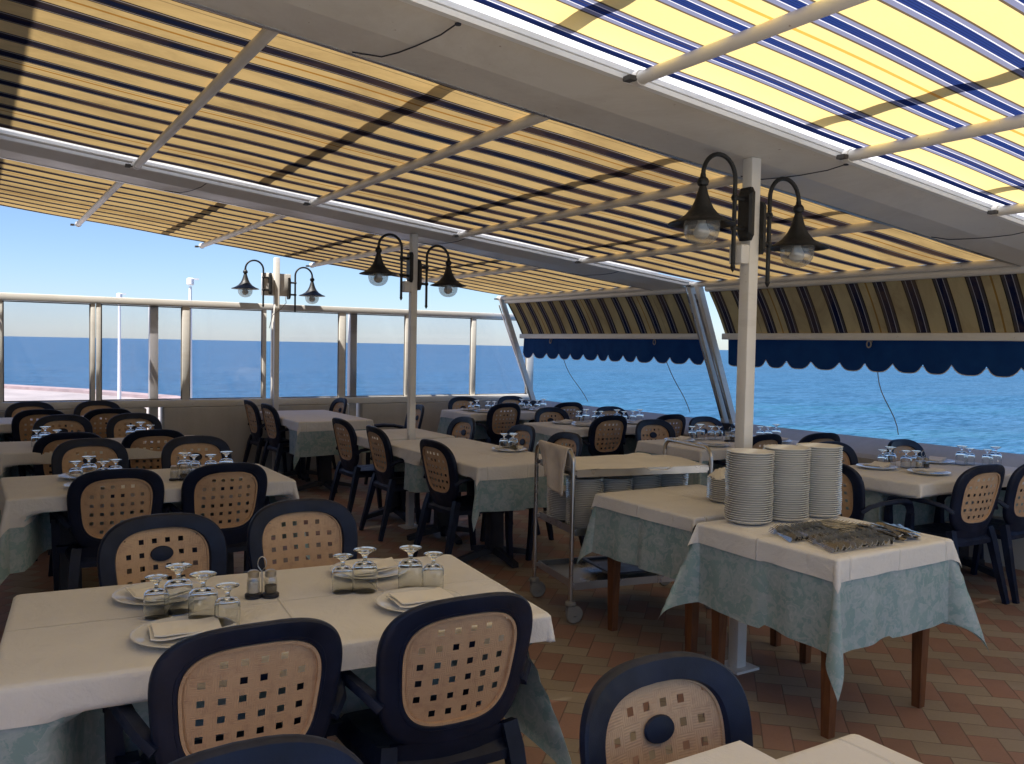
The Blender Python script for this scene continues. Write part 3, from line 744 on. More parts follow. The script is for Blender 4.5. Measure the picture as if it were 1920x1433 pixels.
def chair_proto():
    t = thing('armchair', 'x', 'chair')
    mb = MB(); N = 72
    rings = []
    for i in range(N):
        a = 2*PI*i/N; ox, oz = outer(a); ix, iz = inner(a)
        mx, mz = (ox+ix)/2, (oz+iz)/2
        pr = []
        # cross-section across the strip (f: 0 outer -> 1 inner), rounded
        for f, d in ((0.0, .0), (0.02, .010), (.10, .0165), (.5, .0185), (.93, .0165), (1.0, .008), (1.0, -.006), (.93, -.013), (.80, -.0145), (.78, -.0125), (.3, -.0145), (.10, -.013), (.02, -.008)):
            x = ox+(ix-ox)*f; z = oz+(iz-oz)*f
            pr.append((x, back_y(x, z)+d, z))
        rings.append(pr)
    k = len(rings[0]); vs = [p for r in rings for p in r]
    fs = [(i*k+q, i*k+(q+1) % k, ((i+1) % N)*k+(q+1) % k, ((i+1) % N)*k+q) for i in range(N) for q in range(k)]
    mb.add(vs, fs)
    part('back_frame', mb, 'navy_plastic', t, smooth=32)
    # woven panel with square holes
    P = .0475; hw = .0088
    xs = []; 
    for q in range(-5, 6): xs += [(q+.5)*P-hw, (q+.5)*P+hw]
    zs = [.672+v for v in xs]
    xs = sorted(xs); zs = sorted(zs)
    holes = {((q+.5)*P) for q in range(-5, 6)}
    bm = bmesh.new(); vg = {}
    def gv(i, j):
        if (i, j) not in vg: vg[(i, j)] = bm.verts.new((xs[i], back_y(xs[i], zs[j]), zs[j]))
        return vg[(i, j)]
    for i in range(len(xs)-1):
        for j in range(len(zs)-1):
            xm, zm = (xs[i]+xs[i+1])/2, (zs[j]+zs[j+1])/2
            hole = (i % 2 == 0) and (j % 2 == 0)
            if hole and inside(xm, zm, .90) : continue
            if not (inside(xs[i], zs[j], 1.17) and inside(xs[i+1], zs[j], 1.17) and inside(xs[i], zs[j+1], 1.17) and inside(xs[i+1], zs[j+1], 1.17)): continue
            bm.faces.new((gv(i, j), gv(i+1, j), gv(i+1, j+1), gv(i, j+1)))
    bmesh.ops.solidify(bm, geom=bm.faces[:], thickness=.007)
    bm.verts.index_update()
    mb = MB(); mb.add([v.co.copy() for v in bm.verts], [[v.index for v in f.verts] for f in bm.faces]); bm.free()
    rim = []
    for i in range(60):
        x, z = inner(2*PI*i/60); z = .672+(z-.672)*.985; x *= .985; rim.append((x, back_y(x, z)-.004, z))
    mb.sweep(rim, [(-.004, -.006), (.004, -.006), (.004, .009), (-.004, .009)], closed=True, upv=(0, 1, 0))
    part('woven_panel', mb, 'cane_plastic', t, smooth=30)
    # badge
    mb = MB(); cz = .672+1.5*P; n = 28
    vs = []
    for f, d in ((1.0, .004), (.93, .0095), (.6, .011)):
        vs += [(.042*f*math.cos(2*PI*i/n), 0, .028*f*math.sin(2*PI*i/n), d) for i in range(n)]
    vv = [(x, back_y(x, cz+z)+d, cz+z) for x, _, z, d in vs]
    fs = [(q*n+i, q*n+(i+1) % n, (q+1)*n+(i+1) % n, (q+1)*n+i) for q in range(2) for i in range(n)] + [tuple(2*n+i for i in range(n))]
    mb.add(vv, fs); part('badge', mb, 'navy_plastic', t)
    # seat
    mb = MB(); NX, NY = 15, 13
    def sf(i, j):
        u = -1+2*i/(NX-1); v = -1+2*j/(NY-1)
        w_ = .225-.025*(1-(v+1)/2)
        e = max(abs(u), abs(v))
        x = w_*u*(1-.06*(abs(v)**4)); y = .005+.215*v*(1-.05*abs(u)**4)
        z = .435-.012*(1-u*u)*(1-v*v)-.03*max(0, e-.85)/.15
        if v > .6: z -= .018*((v-.6)/.4)**2
        return Vector((x, y, z))
    mb.grid(sf, NX, NY); mb.grid(lambda i, j: sf(i, j)-Vector((0, 0, .028)), NX, NY)
    bd = [(i, 0) for i in range(NX)]+[(NX-1, j) for j in range(1, NY)]+[(i, NY-1) for i in range(NX-2, -1, -1)]+[(0, j) for j in range(NY-2, 0, -1)]
    vs = [sf(*q) for q in bd]+[sf(*q)-Vector((0, 0, .028)) for q in bd]; k = len(bd)
    mb.add(vs, [(i, (i+1) % k, k+(i+1) % k, k+i) for i in range(k)])
    mb.box(-.19, .19, -.16, .17, .375, .41)
    part('seat', mb, 'navy_plastic', t, smooth=40)
    mb = MB()
    def lower(i, j):
        x = -.175+.35*i/8; z = .40+.075*j/3
        return Vector((x, back_y(x, z)+.0, z))
    mb.grid(lower, 9, 4); mb.grid(lambda i, j: lower(i, j)+Vector((0, -.014, 0)), 9, 4)
    part('lower_back', mb, 'navy_plastic', t, smooth=60)
    pf = [(-.021, -.013), (.021, -.013), (.024, -.004), (.021, .010), (0, .014), (-.021, .010), (-.024, -.004)]
    for s in (-1, 1):
        mb = MB()
        pts = [(s*.205, back_y(.2, .60)+.0, .590), (s*.238, -.165, .622), (s*.262, -.07, .640), (s*.272, .04, .645), (s*.272, .13, .640), (s*.268, .185, .622), (s*.265, .208, .585), (s*.264, .215, .54)]
        mb.sweep(pts, pf, upv=(0, 0, 1), scales=[1.1, 1, 1, 1.05, 1.1, 1.1, 1.0, .95]); part('armrest', mb, 'navy_plastic', t, smooth=50)
        lp = [(-.019, -.017), (.019, -.017), (.019, .017), (-.019, .017)]
        mb = MB(); mb.sweep([(s*.264, .213, .56), (s*.256, .215, .42), (s*.25, .225, .2), (s*.248, .245, 0)], lp, upv=(0, 1, 0), scales=[1.0, 1.25, 1.05, .85])
        mb.box(min(s*.20, s*.26), max(s*.20, s*.26), .14, .21, .385, .42)
        part('leg', mb, 'navy_plastic', t, smooth=30)
        mb = MB(); mb.sweep([(s*.185, -.17, .47), (s*.195, -.19, .40), (s*.212, -.235, .2), (s*.225, -.285, 0)], lp, upv=(0, 1, 0), scales=[1.2, 1.3, 1.1, .85])
        part('leg', mb, 'navy_plastic', t, smooth=30)
    return t
CH = chair_proto(); used = [False]; SEATED = []
GC = 'navy plastic armchairs with beige woven backs'
def chair(x, y, deg, label, badge=True, top=True):
    """(x, y) is the ground point below the top of the backrest; deg 0 faces +Y"""
    deg += ((len(SEATED)*37) % 11-5)*.55; a = R(deg); off = .278
    X = x - math.sin(a)*off; Y = y + math.cos(a)*off; SEATED.append((X, Y, a))
    if not used[0]:
        used[0] = True; o = CH; o.location = (X, Y, 0); o.rotation_euler = (0, 0, a); o['label'] = label; o['group'] = GC; return o
    return dup(CH, (X, Y, 0), a, label, GC, () if badge else ('badge',))
chair(.575, 2.035, 1, 'big foreground chair seen from behind at the front left table, the left one')
chair(1.125, 1.995, -2, 'big foreground chair seen from behind at the front left table, the right one')
chair(.366, 1.419, 180, 'chair at the very bottom edge of which only the top of the backrest shows')
chair(1.24, 1.397, 183, 'chair facing the camera at the bottom centre, behind the white cloth corner')
chair(.614, 3.478, 184, 'chair facing the camera with oval badge, behind the left half of the front left table')
chair(1.18, 3.555, 176, 'chair facing the camera without a badge, behind the salt and pepper caddy', badge=False)
chair(.646, 4.80, 0, 'back view chair at the second left table, the left one')
chair(1.196, 4.80, 0, 'back view chair at the second left table, the right one')
chair(.675, 6.33, 180, 'chair facing the camera behind the second left table, the left one')
chair(1.33, 6.249, 180, 'chair facing the camera behind the second left table, the right one')
chair(.607, 6.80, 0, 'back view chair at the third left table, the left one')
chair(1.167, 6.80, 0, 'back view chair at the third left table, the right one')
chair(.685, 8.361, 180, 'chair facing the camera behind the third left table, the left one')
chair(1.248, 8.357, 180, 'chair facing the camera behind the third left table, the right one')
chair(.561, 9.05, 0, 'back view chair at the farthest left table by the windows, the left one')
chair(1.132, 8.99, 0, 'back view chair at the farthest left table by the windows, the right one')
chair(.535, 10.12, 180, 'chair facing the camera against the window wall, the left one')
chair(1.16, 10.12, 180, 'chair facing the camera against the window wall, the right one')
chair(2.66, 9.85, -90, 'side view chair nearest the wall at the small wall table')
chair(2.68, 9.22, -90, 'side view chair at the near end of the small wall table')
chair(3.80, 9.90, 92, 'chair with badge on the right side of the small wall table against the wall')
chair(2.76, 7.28, -90, 'side view chair at the long central tables, the farthest of three')
chair(2.75, 6.50, -90, 'side view chair at the long central tables, the middle one of three')
chair(2.73, 5.42, -87, 'side view chair at the long central tables, the nearest of three')
chair(3.90, 7.02, 90, 'chair on the sea side of the long central tables, the farthest of three')
chair(3.98, 6.14, 90, 'chair on the sea side of the long central tables, the middle one behind a plate')
chair(3.96, 5.48, 90, 'chair mostly hidden behind the towel hanging on the steel trolley')
chair(4.19, 8.60, 82, 'lone side view chair just right of the middle post, turned to the left')
chair(5.368, 9.78, 180, 'chair facing the camera by the wall at the far corner table, the left one')
chair(6.10, 9.80, 180, 'chair facing the camera by the wall at the far corner table, the right one')
chair(5.294, 8.569, 0, 'back view chair at the far corner table, the left one')
chair(6.15, 8.511, 0, 'back view chair at the far corner table, the right one')
chair(5.387, 7.84, 180, 'chair facing the camera with badge behind the second sea side table, the left one')
chair(6.15, 7.761, 180, 'chair facing the camera behind the second sea side table, the right one', badge=False)
chair(5.375, 6.728, 0, 'back view chair at the second sea side table, the left one')
chair(6.082, 6.63, 0, 'back view chair at the second sea side table, the right one')
chair(5.425, 6.201, 180, 'chair facing the camera with badge behind the third sea side table, the left one')
chair(6.17, 6.299, 180, 'chair facing the camera with badge beneath the foot of the slanted double post')
chair(5.42, 4.80, 0, 'back view chair right behind the nearest post at the third sea side table')
chair(5.96, 4.69, -6, 'back view chair at the third sea side table, the right one')
chair(5.40, 4.20, 176, 'chair behind the left end of the nearest sea side table, partly behind the plate stacks')
chair(6.10, 4.09, 178, 'chair facing the camera at the back of the nearest sea side table by the parapet', badge=False)
chair(4.47, 3.50, -88, 'chair at the left end of the nearest sea side table, half hidden by plate stacks')
chair(5.26, 2.93, -4, 'back view chair at the nearest sea side table, the left one')
chair(5.78, 2.90, 4, 'back view chair cut by the right edge of the picture')

# ------------------------------------------------------------------ tables and cloths
def spans(L, h0, h1):
    """sample coordinates along one cloth direction: inner part dense near the edges, overhang dense"""
    a = [-L/2-h0+h0*i/9 for i in range(9)] if h0 > .001 else []
    m = [-L/2, -L/2+.006, -L/2+.02] + [-L/2+.02+(L-.04)*i/34 for i in range(1, 34)] + [L/2-.02, L/2-.006, L/2]
    b = [L/2+h1*i/9 for i in range(1, 10)] if h1 > .001 else []
    if a: a += [-L/2-.012, -L/2-.005]
    if b: b = [L/2+.005, L/2+.012] + b
    return sorted(set(a+m+b))
def drape(L, W, h, z, off, seed, flare=.20, hs=None, rip=1.0):
    """h overhang; returns mesh builder in table space"""
    hx0, hx1, hy0, hy1 = hs or (h, h, h, h)
    xs = spans(L, hx0, hx1); ys = spans(W, hy0, hy1)
    rng = random.Random(seed); ph = [rng.uniform(0, 6.28) for _ in range(8)]; cf = [rng.uniform(.8, 1.25) for _ in range(4)]
    Rr = .012
    def fn(i, j):
        x, y = xs[i], ys[j]
        ex = max(0, abs(x)-L/2); ey = max(0, abs(y)-W/2)
        sx = math.copysign(1, x); sy = math.copysign(1, y)
        cx = max(-L/2, min(L/2, x)); cy = max(-W/2, min(W/2, y))
        r = math.hypot(ex, ey)
        if r < 1e-6:
            zz = z + .0012*math.sin(x*9+ph[0])*math.sin(y*7+ph[1])
            return (cx, cy, zz)
        phi = math.atan2(ey, ex)
        q = math.sin(2*phi)                       # 0 on the sides, 1 on the diagonal
        ci = (0 if sx > 0 else 1)+(0 if sy > 0 else 2)
        fl = .035 + flare*cf[ci]*q**1.6
        # ripples on the straight sides
        s_ = y if ex > ey else x
        rp = (.014*math.sin(s_*6.3+ph[2]+ci)+.009*math.sin(s_*15+ph[3]+1.5*math.sin(s_*4+ph[1]))+.004*math.sin(s_*31+ph[0]))*rip*(1-q)*min(1, r/.3)
        # soft folds next to the corners
        tw = .30*q*(1-q)*math.sin(ph[4+ci])*min(1, r/.2)
        out = min(r, Rr) + r*fl + rp + off
        dn = math.sqrt(max(0, r*r-(r*fl)**2))*(1+.035*math.sin(s_*4.4+ph[5]+ci)) - .004
        ang = phi + tw
        # cloth between side and diagonal is pulled toward the diagonal: vertical pleat
        return (cx+sx*out*math.cos(ang), cy+sy*out*math.sin(ang), z-max(0, dn)*1.0)
    mb = MB(); mb.grid(fn, len(xs), len(ys)); return mb
def cloth(name, L, W, h, z, off, seed, mat, loc, rz, label, cat, group, **kw):
    mb = drape(L, W, h, z, off, seed, **kw)
    sm_ = lambda v: max(0, min(1, v))**2*(3-2*max(0, min(1, v)))
    Mx = Matrix.Translation(loc) @ Matrix.Rotation(rz, 4, 'Z'); Mi = Mx.inverted()
    near = [(X, Y, a) for X, Y, a in SEATED if math.hypot(X-loc[0], Y-loc[1]) < 1.6]
    out = []
    for v in mb.v:
        p = Mx @ Vector(v)
        if p.z < .665:          # chair arms and seats push the hanging cloth inward
            for X, Y, a in near:
                dx, dy = p.x-X, p.y-Y
                lx = dx*math.cos(a)+dy*math.sin(a); ly = -dx*math.sin(a)+dy*math.cos(a)
                if abs(lx) < .42 and -.35 < ly < .255:
                    k = sm_((.42-abs(lx))/.12)*sm_((.668-p.z)/.04)
                    ly += (.255+off-ly)*k
                    p.x = X+lx*math.cos(a)-ly*math.sin(a); p.y = Y+lx*math.sin(a)+ly*math.cos(a)
        out.append(tuple(Mi @ p))
    mb.v = out
    return single(name, mb, mat, label, cat, loc, rz, group, smooth=75)

def wood_table(loc, L, W, label, rz=0):
    t = thing('wooden_table', label, 'table', loc, rz, 'wooden serving tables')
    mb = MB(); mb.box(-L/2, L/2, -W/2, W/2, .718, .742, bev=.004); part('tabletop', mb, 'table_wood', t)
    mb = MB()
    mb.box(-L/2+.05, L/2-.05, -W/2+.04, -W/2+.06, .63, .717); mb.box(-L/2+.05, L/2-.05, W/2-.06, W/2-.04, .63, .717)
    mb.box(-L/2+.04, -L/2+.06, -W/2+.06, W/2-.06, .63, .717); mb.box(L/2-.06, L/2-.04, -W/2+.06, W/2-.06, .63, .717)
    part('apron', mb, 'table_wood', t)
    for sx in (-1, 1):
        for sy in (-1, 1):
            mb = MB(); X, Y = sx*(L/2-.065), sy*(W/2-.065)
            P = []
            for z, w_ in ((0, .019), (.716, .032)):
                P += [(X-w_, Y-w_, z), (X+w_, Y-w_, z), (X+w_, Y+w_, z), (X-w_, Y+w_, z)]
            mb.hexa(P); part('leg', mb, 'table_wood', t, smooth=0)
    return t
def ped_table(loc, L, W, label, rz=0, one=False):
    t = thing('dining_table', label, 'table', loc, rz, 'dining tables under white and teal cloths')
    mb = MB(); mb.box(-L/2, L/2, -W/2, W/2, .715, .742, bev=.006); part('tabletop', mb, 'dark_base', t)
    cs = [(0, 0)] if one else ([(-L/2+.3, 0), (L/2-.3, 0)] if L > W else [(0, -W/2+.3), (0, W/2-.3)])
    for x, y in cs:
        mb = MB(); mb.sweep([(x, y, .714), (x, y, .5), (x, y, .08)], [(-.05, -.035), (.05, -.035), (.05, .035), (-.05, .035)], upv=(0, 1, 0), scales=[1.3, 1, 1.15])
        part('pedestal', mb, 'dark_base', t, smooth=30)
        mb = MB()
        for a in (0, PI/2):
            c, s = math.cos(a), math.sin(a); rr = .30
            mb.sweep([(x-c*rr, y-s*rr, .022), (x-c*.15, y-s*.15, .055), (x, y, .08), (x+c*.15, y+s*.15, .055), (x+c*rr, y+s*rr, .022)], [(-.028, -.02), (.028, -.02), (.02, .02), (-.02, .02)], scales=[.9, 1, 1.2, 1, .9])
        part('foot', mb, 'dark_base', t, smooth=30)
    return t
GW, GT = 'white table toppers', 'teal flowered undercloths'
DT = [ # cx, cy, L, W, rz, name, seed, topper overhang, undercloth overhang
    (.80, 2.60, 1.42, .78, -6, 'the front left table', 11, .105, .40),
    (.88, 5.30, 1.42, .74, 0, 'the second left table', 12, .145, .36),
    (.90, 7.22, 1.40, .74, 0, 'the third left table', 13, .13, .36),
    (.45, 9.52, 1.40, .70, 0, 'the farthest left table by the windows', 14, .12, .36),
    (3.19, 9.20, .76, 1.44, 0, 'the small table against the window wall', 15, .10, .34),
    (3.23, 5.37, .74, .80, 0, 'the nearest of the long central tables', 16, .10, .31),
    (3.23, 6.19, .74, .78, 0, 'the middle one of the long central tables', 17, .11, .31),
    (3.23, 7.10, .74, .74, 0, 'the farthest of the long central tables', 18, .11, .31),
    (5.62, 9.15, 1.34, .70, 0, 'the far corner table', 19, .09, .33),
    (5.62, 7.26, 1.36, .72, 0, 'the second sea side table', 20, .09, .33),
    (5.62, 5.42, 1.36, .74, 0, 'the third sea side table', 21, .09, .33),
    (5.66, 3.56, 1.38, .74, 0, 'the nearest sea side table', 22, .10, .34)]
for cx, cy, L, W, a, nm, sd_, ht, hu in DT:
    dsc = nm.replace('the ', '', 1)
    ped_table((cx, cy, 0), L, W, 'dark pedestal table under the cloths, ' + dsc, R(a), one=(L < 1 and W < 1))
    tight = nm.startswith('the middle') or nm.startswith('the farthest of')
    hs_u = None; hs_t = None
    if 'nearest of the long' in nm: hs_u = (hu, hu, hu, .004); hs_t = (ht, ht, ht, .004)
    if 'middle one of' in nm: hs_u = (hu, hu, .004, .03); hs_t = (ht, ht, .004, .03)
    if 'farthest of the long' in nm: hs_u = (hu, hu, .03, hu); hs_t = (ht, ht, .03, ht)
    cloth('undercloth', L, W, hu, .745, .0, sd_, 'teal_damask', (cx, cy, 0), R(a), 'teal flowered undercloth hanging on ' + nm, 'tablecloth', GT, hs=hs_u)
    cloth('white_tablecloth', L, W, ht, .750, .007, sd_, 'white_cloth', (cx, cy, 0), R(a), 'white tablecloth on ' + nm, 'tablecloth', GW, hs=hs_t)
# serving tables
wood_table((3.235, 2.545, 0), .735, .74, 'wooden serving table carrying cutlery and tall plate stacks', R(0))
cloth('undercloth', .735, .74, .37, .745, 0, 31, 'teal_damask', (3.235, 2.545, 0), 0, 'teal flowered undercloth on the front serving table with cutlery', 'tablecloth', GT, flare=.27)
cloth('white_tablecloth', .735, .74, .095, .750, .007, 31, 'white_cloth', (3.235, 2.545, 0), 0, 'white tablecloth on the front serving table with cutlery', 'tablecloth', GW, flare=.27)
wood_table((3.30, 3.40, 0), .735, .74, 'wooden serving table behind, between the trolley and the cutlery table')
cloth('undercloth', .735, .74, .35, .745, 0, 33, 'teal_damask', (3.30, 3.40, 0), 0, 'teal flowered undercloth on the rear serving table beside the trolley', 'tablecloth', GT, hs=(.31, .31, .03, .31))
cloth('white_tablecloth', .735, .74, .09, .750, .007, 33, 'white_cloth', (3.30, 3.40, 0), 0, 'white tablecloth on the rear serving table beside the trolley', 'tablecloth', GW, hs=(.07, .07, .03, .07))
# near tables at the bottom edge
ped_table((.36, .83, 0), .92, .76, 'dark table mostly below the picture at the bottom centre', one=True)
ped_table((1.20, .745, 0), .74, .77, 'dark table at the bottom right corner of the tables', one=True)
cloth('undercloth', .74, .77, .30, .745, 0, 41, 'teal_damask', (1.20, .745, 0), 0, 'teal flowered undercloth below the bottom right white corner', 'tablecloth', GT, hs=(.03, .3, .3, .3))
cloth('white_tablecloth', .74, .77, .15, .749, .007, 41, 'white_cloth', (1.20, .745, 0), 0, 'white tablecloth with its corner at the bottom right of the picture', 'tablecloth', GW, hs=(.03, .15, .15, .15))
cloth('white_tablecloth', 1.43, .76, .15, .756, .012, 42, 'white_cloth', (.615, .83, 0), 0, 'white tablecloth overlapping the next cloth at the bottom centre', 'tablecloth', GW, hs=(.15, .0, .15, .02))

# ------------------------------------------------------------------ tableware
def plate_mesh():
    mb = MB()
    mb.lathe([(0, .004), (.035, .004), (.060, .0045), (.078, .009), (.092, .0165), (.104, .0205), (.1075, .0214), (.1090, .0200), (.1085, .0182), (.1055, .0172), (.096, .0110),
              (.080, .0035), (.066, 0), (.060, .0), (.056, .0015), (0, .0015)], 40)
    return mb.mesh('plate', 'ceramic', 50)
PM = plate_mesh()
def big_plate_mesh():
    mb = MB()
    mb.lathe([(0, .004), (.06, .004), (.085, .005), (.098, .010), (.125, .0165), (.133, .0185), (.135, .0175), (.133, .0155), (.10, .006), (.088, 0), (.075, 0), (.07, .0015), (0, .0015)], 48)
    return mb.mesh('dinner_plate', 'ceramic', 50)
BP = big_plate_mesh()
ORD = ['', 'first', 'second', 'third', 'fourth', 'fifth', 'sixth', 'seventh', 'eighth', 'ninth', 'tenth', 'eleventh', 'twelfth', 'thirteenth', 'fourteenth', 'fifteenth', 'sixteenth', 'seventeenth', 'eighteenth', 'nineteenth']
TENS = {2: ('twentieth', 'twenty'), 3: ('thirtieth', 'thirty'), 4: ('fortieth', 'forty')}
def ordw(n):
    if n < 20: return ORD[n]
    t_, u = divmod(n, 10); return TENS[t_][0] if u == 0 else TENS[t_][1]+'-'+ORD[u]
rs = random.Random(5)
def stack(x, y, z, n, where, sp=.0104, jit=.0016, grp=None):
    dx = dy = 0
    for i in range(n):
        dx = dx*.8+rs.uniform(-jit, jit); dy = dy*.8+rs.uniform(-jit, jit)
        o = single('plate', PM, None, '', 'plate', (x+dx, y+dy, z+i*sp), rs.uniform(0, 6), 'plates ' + where)
        k = n-i
        o['label'] = ('top white plate ' if k == 1 else 'bottom white plate ' if k == n else ordw(k)+' white plate from the top ') + where
ZT = .752
stack(3.070, 2.820, ZT, 31, 'of the left tall stack on the cutlery table')
stack(3.290, 2.795, ZT, 32, 'of the middle tall stack on the cutlery table')
stack(3.512, 2.785, ZT, 32, 'of the right tall stack on the cutlery table')
stack(3.40, 3.27, ZT, 11, 'of the low stack on the rear serving table')
# crumpled napkin heap on the low stack
mb = MB(); rg = random.Random(2)
def heap(i, j):
    a = 2*PI*i/36; f = j/9
    r = .098*f*(1+.10*math.sin(5*a+f*4))
    z = .045*(1-f**1.8)+.010*math.sin(7*a+f*9)*math.sin(f*PI)+.007*math.sin(11*a-f*14)
    return (r*math.cos(a), r*math.sin(a), max(.003, z+.006))
mb.grid(heap, 37, 10)
single('bread_napkin', mb, 'napkin', 'crumpled pale napkin heaped on the low plate stack', 'napkin', (3.40, 3.27, ZT+11*.0104+.006), smooth=80)

def glass_mesh(s=1.0):
    mb = MB()   # stemmed glass turned upside down: rim at z=0, foot on top
    o_ = [(.0335, 0), (.0342, .012), (.0348, .035), (.0346, .060), (.0325, .072), (.025, .0785), (.013, .0815), (.0065, .0845), (.0055, .090), (.0065, .096), (.011, .1035), (.022, .1105), (.0315, .1140), (.0322, .1155), (.030, .1168), (.012, .1160), (0, .1155)]
    i_ = [(0, .0765), (.014, .0755), (.024, .0735), (.0305, .0685), (.0328, .060), (.0332, .035), (.0328, .012), (.0322, .0)]
    # one closed profile
    mb3 = MB(); mb3.lathe([(r*s, z*s) for r, z in o_[::-1]] + [(r*s, z*s) for r, z in i_[::-1]], 24)
    return mb3.mesh('wine_glass', 'clear_glass', 60)
GM = glass_mesh(1.0); GM2 = glass_mesh(1.16)
GG = 'stemmed glasses standing upside down'
def glass(x, y, label, big=False): single('wine_glass', GM2 if big else GM, None, label, 'glass', (x, y, ZT+.0005), 0, GG)
def napkin_mesh(sd_):
    rg = random.Random(sd_); mb = MB(); ph = rg.uniform(0, 6)
    for k in range(2):
        w_, d_ = .088-.004*k, .060-.003*k
        def fn(i, j, k=k, w_=w_, d_=d_):
            x = -w_+2*w_*i/12+.004*k; y = -d_+2*d_*j/8
            return (x, y, .006+.0045*k+.006*math.sin(x*26+ph+k)*(.4+abs(y)/d_*.5)+.010*(abs(x)/w_)**3)
        mb.grid(fn, 13, 9); mb.grid(lambda i, j: tuple(Vector(fn(i, j))-Vector((0, 0, .0035))), 13, 9)
        bd = [(i, 0) for i in range(13)]+[(12, j) for j in range(1, 9)]+[(i, 8) for i in range(11, -1, -1)]+[(0, j) for j in range(7, 0, -1)]
        vs = [fn(*q) for q in bd]+[tuple(Vector(fn(*q))-Vector((0, 0, .0035))) for q in bd]; n = len(bd)
        mb.add(vs, [(i, (i+1) % n, n+(i+1) % n, n+i) for i in range(n)])
    return mb.mesh('folded_napkin', 'napkin', 60)
NM = [napkin_mesh(i) for i in range(3)]
def setting(x, y, rot, label, nap=True, k=0):
    single('dinner_plate', BP, None, 'round white dinner plate ' + label, 'plate', (x, y, ZT), 0, 'dinner plates laid on the tables')
    if nap: single('folded_napkin', NM[k % 3], None, 'napkin on the plate ' + label, 'napkin', (x, y, ZT+.013), R(rot), 'folded napkins on the plates')
setting(.50, 2.83, 4, 'at the back left of the front left table', k=0)
setting(.49, 2.42, -6, 'at the front left of the front left table', k=1)
setting(1.18, 2.80, -14, 'at the back right of the front left table', k=2)
setting(1.17, 2.38, -4, 'at the front right of the front left table', k=1)
for x, y, l, bg_ in ((.455, 2.63, 'leftmost in the left group on the front left table', False), (.520, 2.655, 'second from the left in the left group, front left table', True),
                (.562, 2.53, 'third from the left in the left group, front left table', True), (.610, 2.45, 'rightmost in the left group, front left table', False),
                (1.015, 2.625, 'leftmost in the right group, front left table', False), (1.080, 2.600, 'second from the left in the right group, front left table', True),
                (1.220, 2.555, 'third from the left in the right group, front left table', True), (1.283, 2.515, 'rightmost in the right group, front left table', False)):
    glass(x, y, 'upside down stemmed glass, ' + l, bg_)

def caddy_proto():
    t = thing('condiment_caddy', 'x', 'caddy')
    mb = MB()
    mb.lathe([(0, 0), (.026, 0), (.026, .010), (.023, .012), (0, .012)], 20, Matrix.Translation((-.026, 0, 0)))
    mb.lathe([(0, 0), (.026, 0), (.026, .010), (.023, .012), (0, .012)], 20, Matrix.Translation((.026, 0, 0)))
    part('tray', mb, 'dark_base', t)
    mb = MB(); pts = [(0, -.004, .01), (0, -.004, .08)] + [(.0+.013*math.cos(a), -.004, .105+.022*math.sin(a)) for a in [PI+.4-i*(PI+.8)/10 for i in range(11)]] + [(0, .004, .08), (0, .004, .01)]
    mb.tube(pts, .0016, 6); part('wire_handle', mb, 'steel', t)
    for x, cap, fill in ((-.026, 'steel', 'salt'), (.026, 'steel', 'pepper')):
        mb = MB(); mb.lathe([(0, .013), (.020, .013), (.0215, .03), (.0195, .058), (.016, .066), (.0145, .066), (.018, .057), (.0198, .03), (.0185, .0155), (0, .0155)], 20, Matrix.Translation((x, 0, 0)))
        j = part('shaker', mb, 'thin_glass', t, smooth=60)
        mb = MB(); mb.lathe([(0, .016), (.0178, .016), (.0185, .03), (.018, .036 if fill == 'pepper' else .050), (0, .037 if fill == 'pepper' else .053)], 16, Matrix.Translation((x, 0, 0))); part('filling', mb, fill, j)
        mb = MB(); mb.lathe([(.0165, .064), (.0175, .066), (.0175, .080), (.012, .084), (0, .085)], 18, Matrix.Translation((x, 0, 0))); part('cap', mb, cap, j)
    return t
CP = caddy_proto(); cg = 'salt and pepper caddies'
CP.location = (.775, 2.690, ZT); CP.rotation_euler = (0, 0, R(-20)); CP['label'] = 'salt and pepper caddy in the middle of the front left table'; CP['group'] = cg
dup(CP, (1.01, 5.16, ZT), R(-10), 'salt and pepper caddy on the second left table', cg)
dup(CP, (5.64, 5.42, ZT), R(-10), 'salt and pepper caddy on the third sea side table', cg)
dup(CP, (5.60, 3.58, ZT), R(-30), 'salt and pepper caddy on the nearest sea side table', cg)

def setup_table(nm, plates, glasses):
    words = ['leftmost', 'second from the left', 'third from the left', 'fourth from the left', 'fifth from the left', 'sixth from the left', 'seventh from the left', 'rightmost']
    pw = ['at the back left', 'at the front left', 'at the back right', 'at the front right']
    for k, p in enumerate(plates):
        if p: setting(p[0], p[1], random.Random(k).uniform(-15, 15), pw[k]+' of '+nm, k=k)
    n = len(glasses)
    for k, (x, y) in enumerate(glasses):
        glass(x, y, 'upside down stemmed glass on %s, %s' % (nm, words[k] if k < n-1 else 'rightmost'), k % 3 == 1)
setup_table('the second left table', [(.56, 5.47), (.56, 5.12), (1.25, 5.48), (1.27, 5.12)], [(.50, 5.30), (.57, 5.35), (.63, 5.24), (.70, 5.30), (1.07, 5.30), (1.13, 5.34), (1.22, 5.31), (1.30, 5.27)])
setup_table('the third left table', [(.56, 7.40), (.60, 7.05), (1.25, 7.40), (1.27, 7.05)], [(.42, 7.18), (.48, 7.25), (.55, 7.15), (1.08, 7.36), (1.16, 7.40), (1.22, 7.33)])
setup_table('the nearest of the long central tables', [None, None, (3.49, 5.60), None], [])
for k, (x, y) in enumerate(((3.45, 5.62), (3.50, 5.57), (3.54, 5.63))):
    single('wine_glass', GM, None, ('left', 'middle', 'right')[k]+' small glass standing on the plate beside the trolley towel', 'glass', (x, y, ZT+.012), 0, GG)
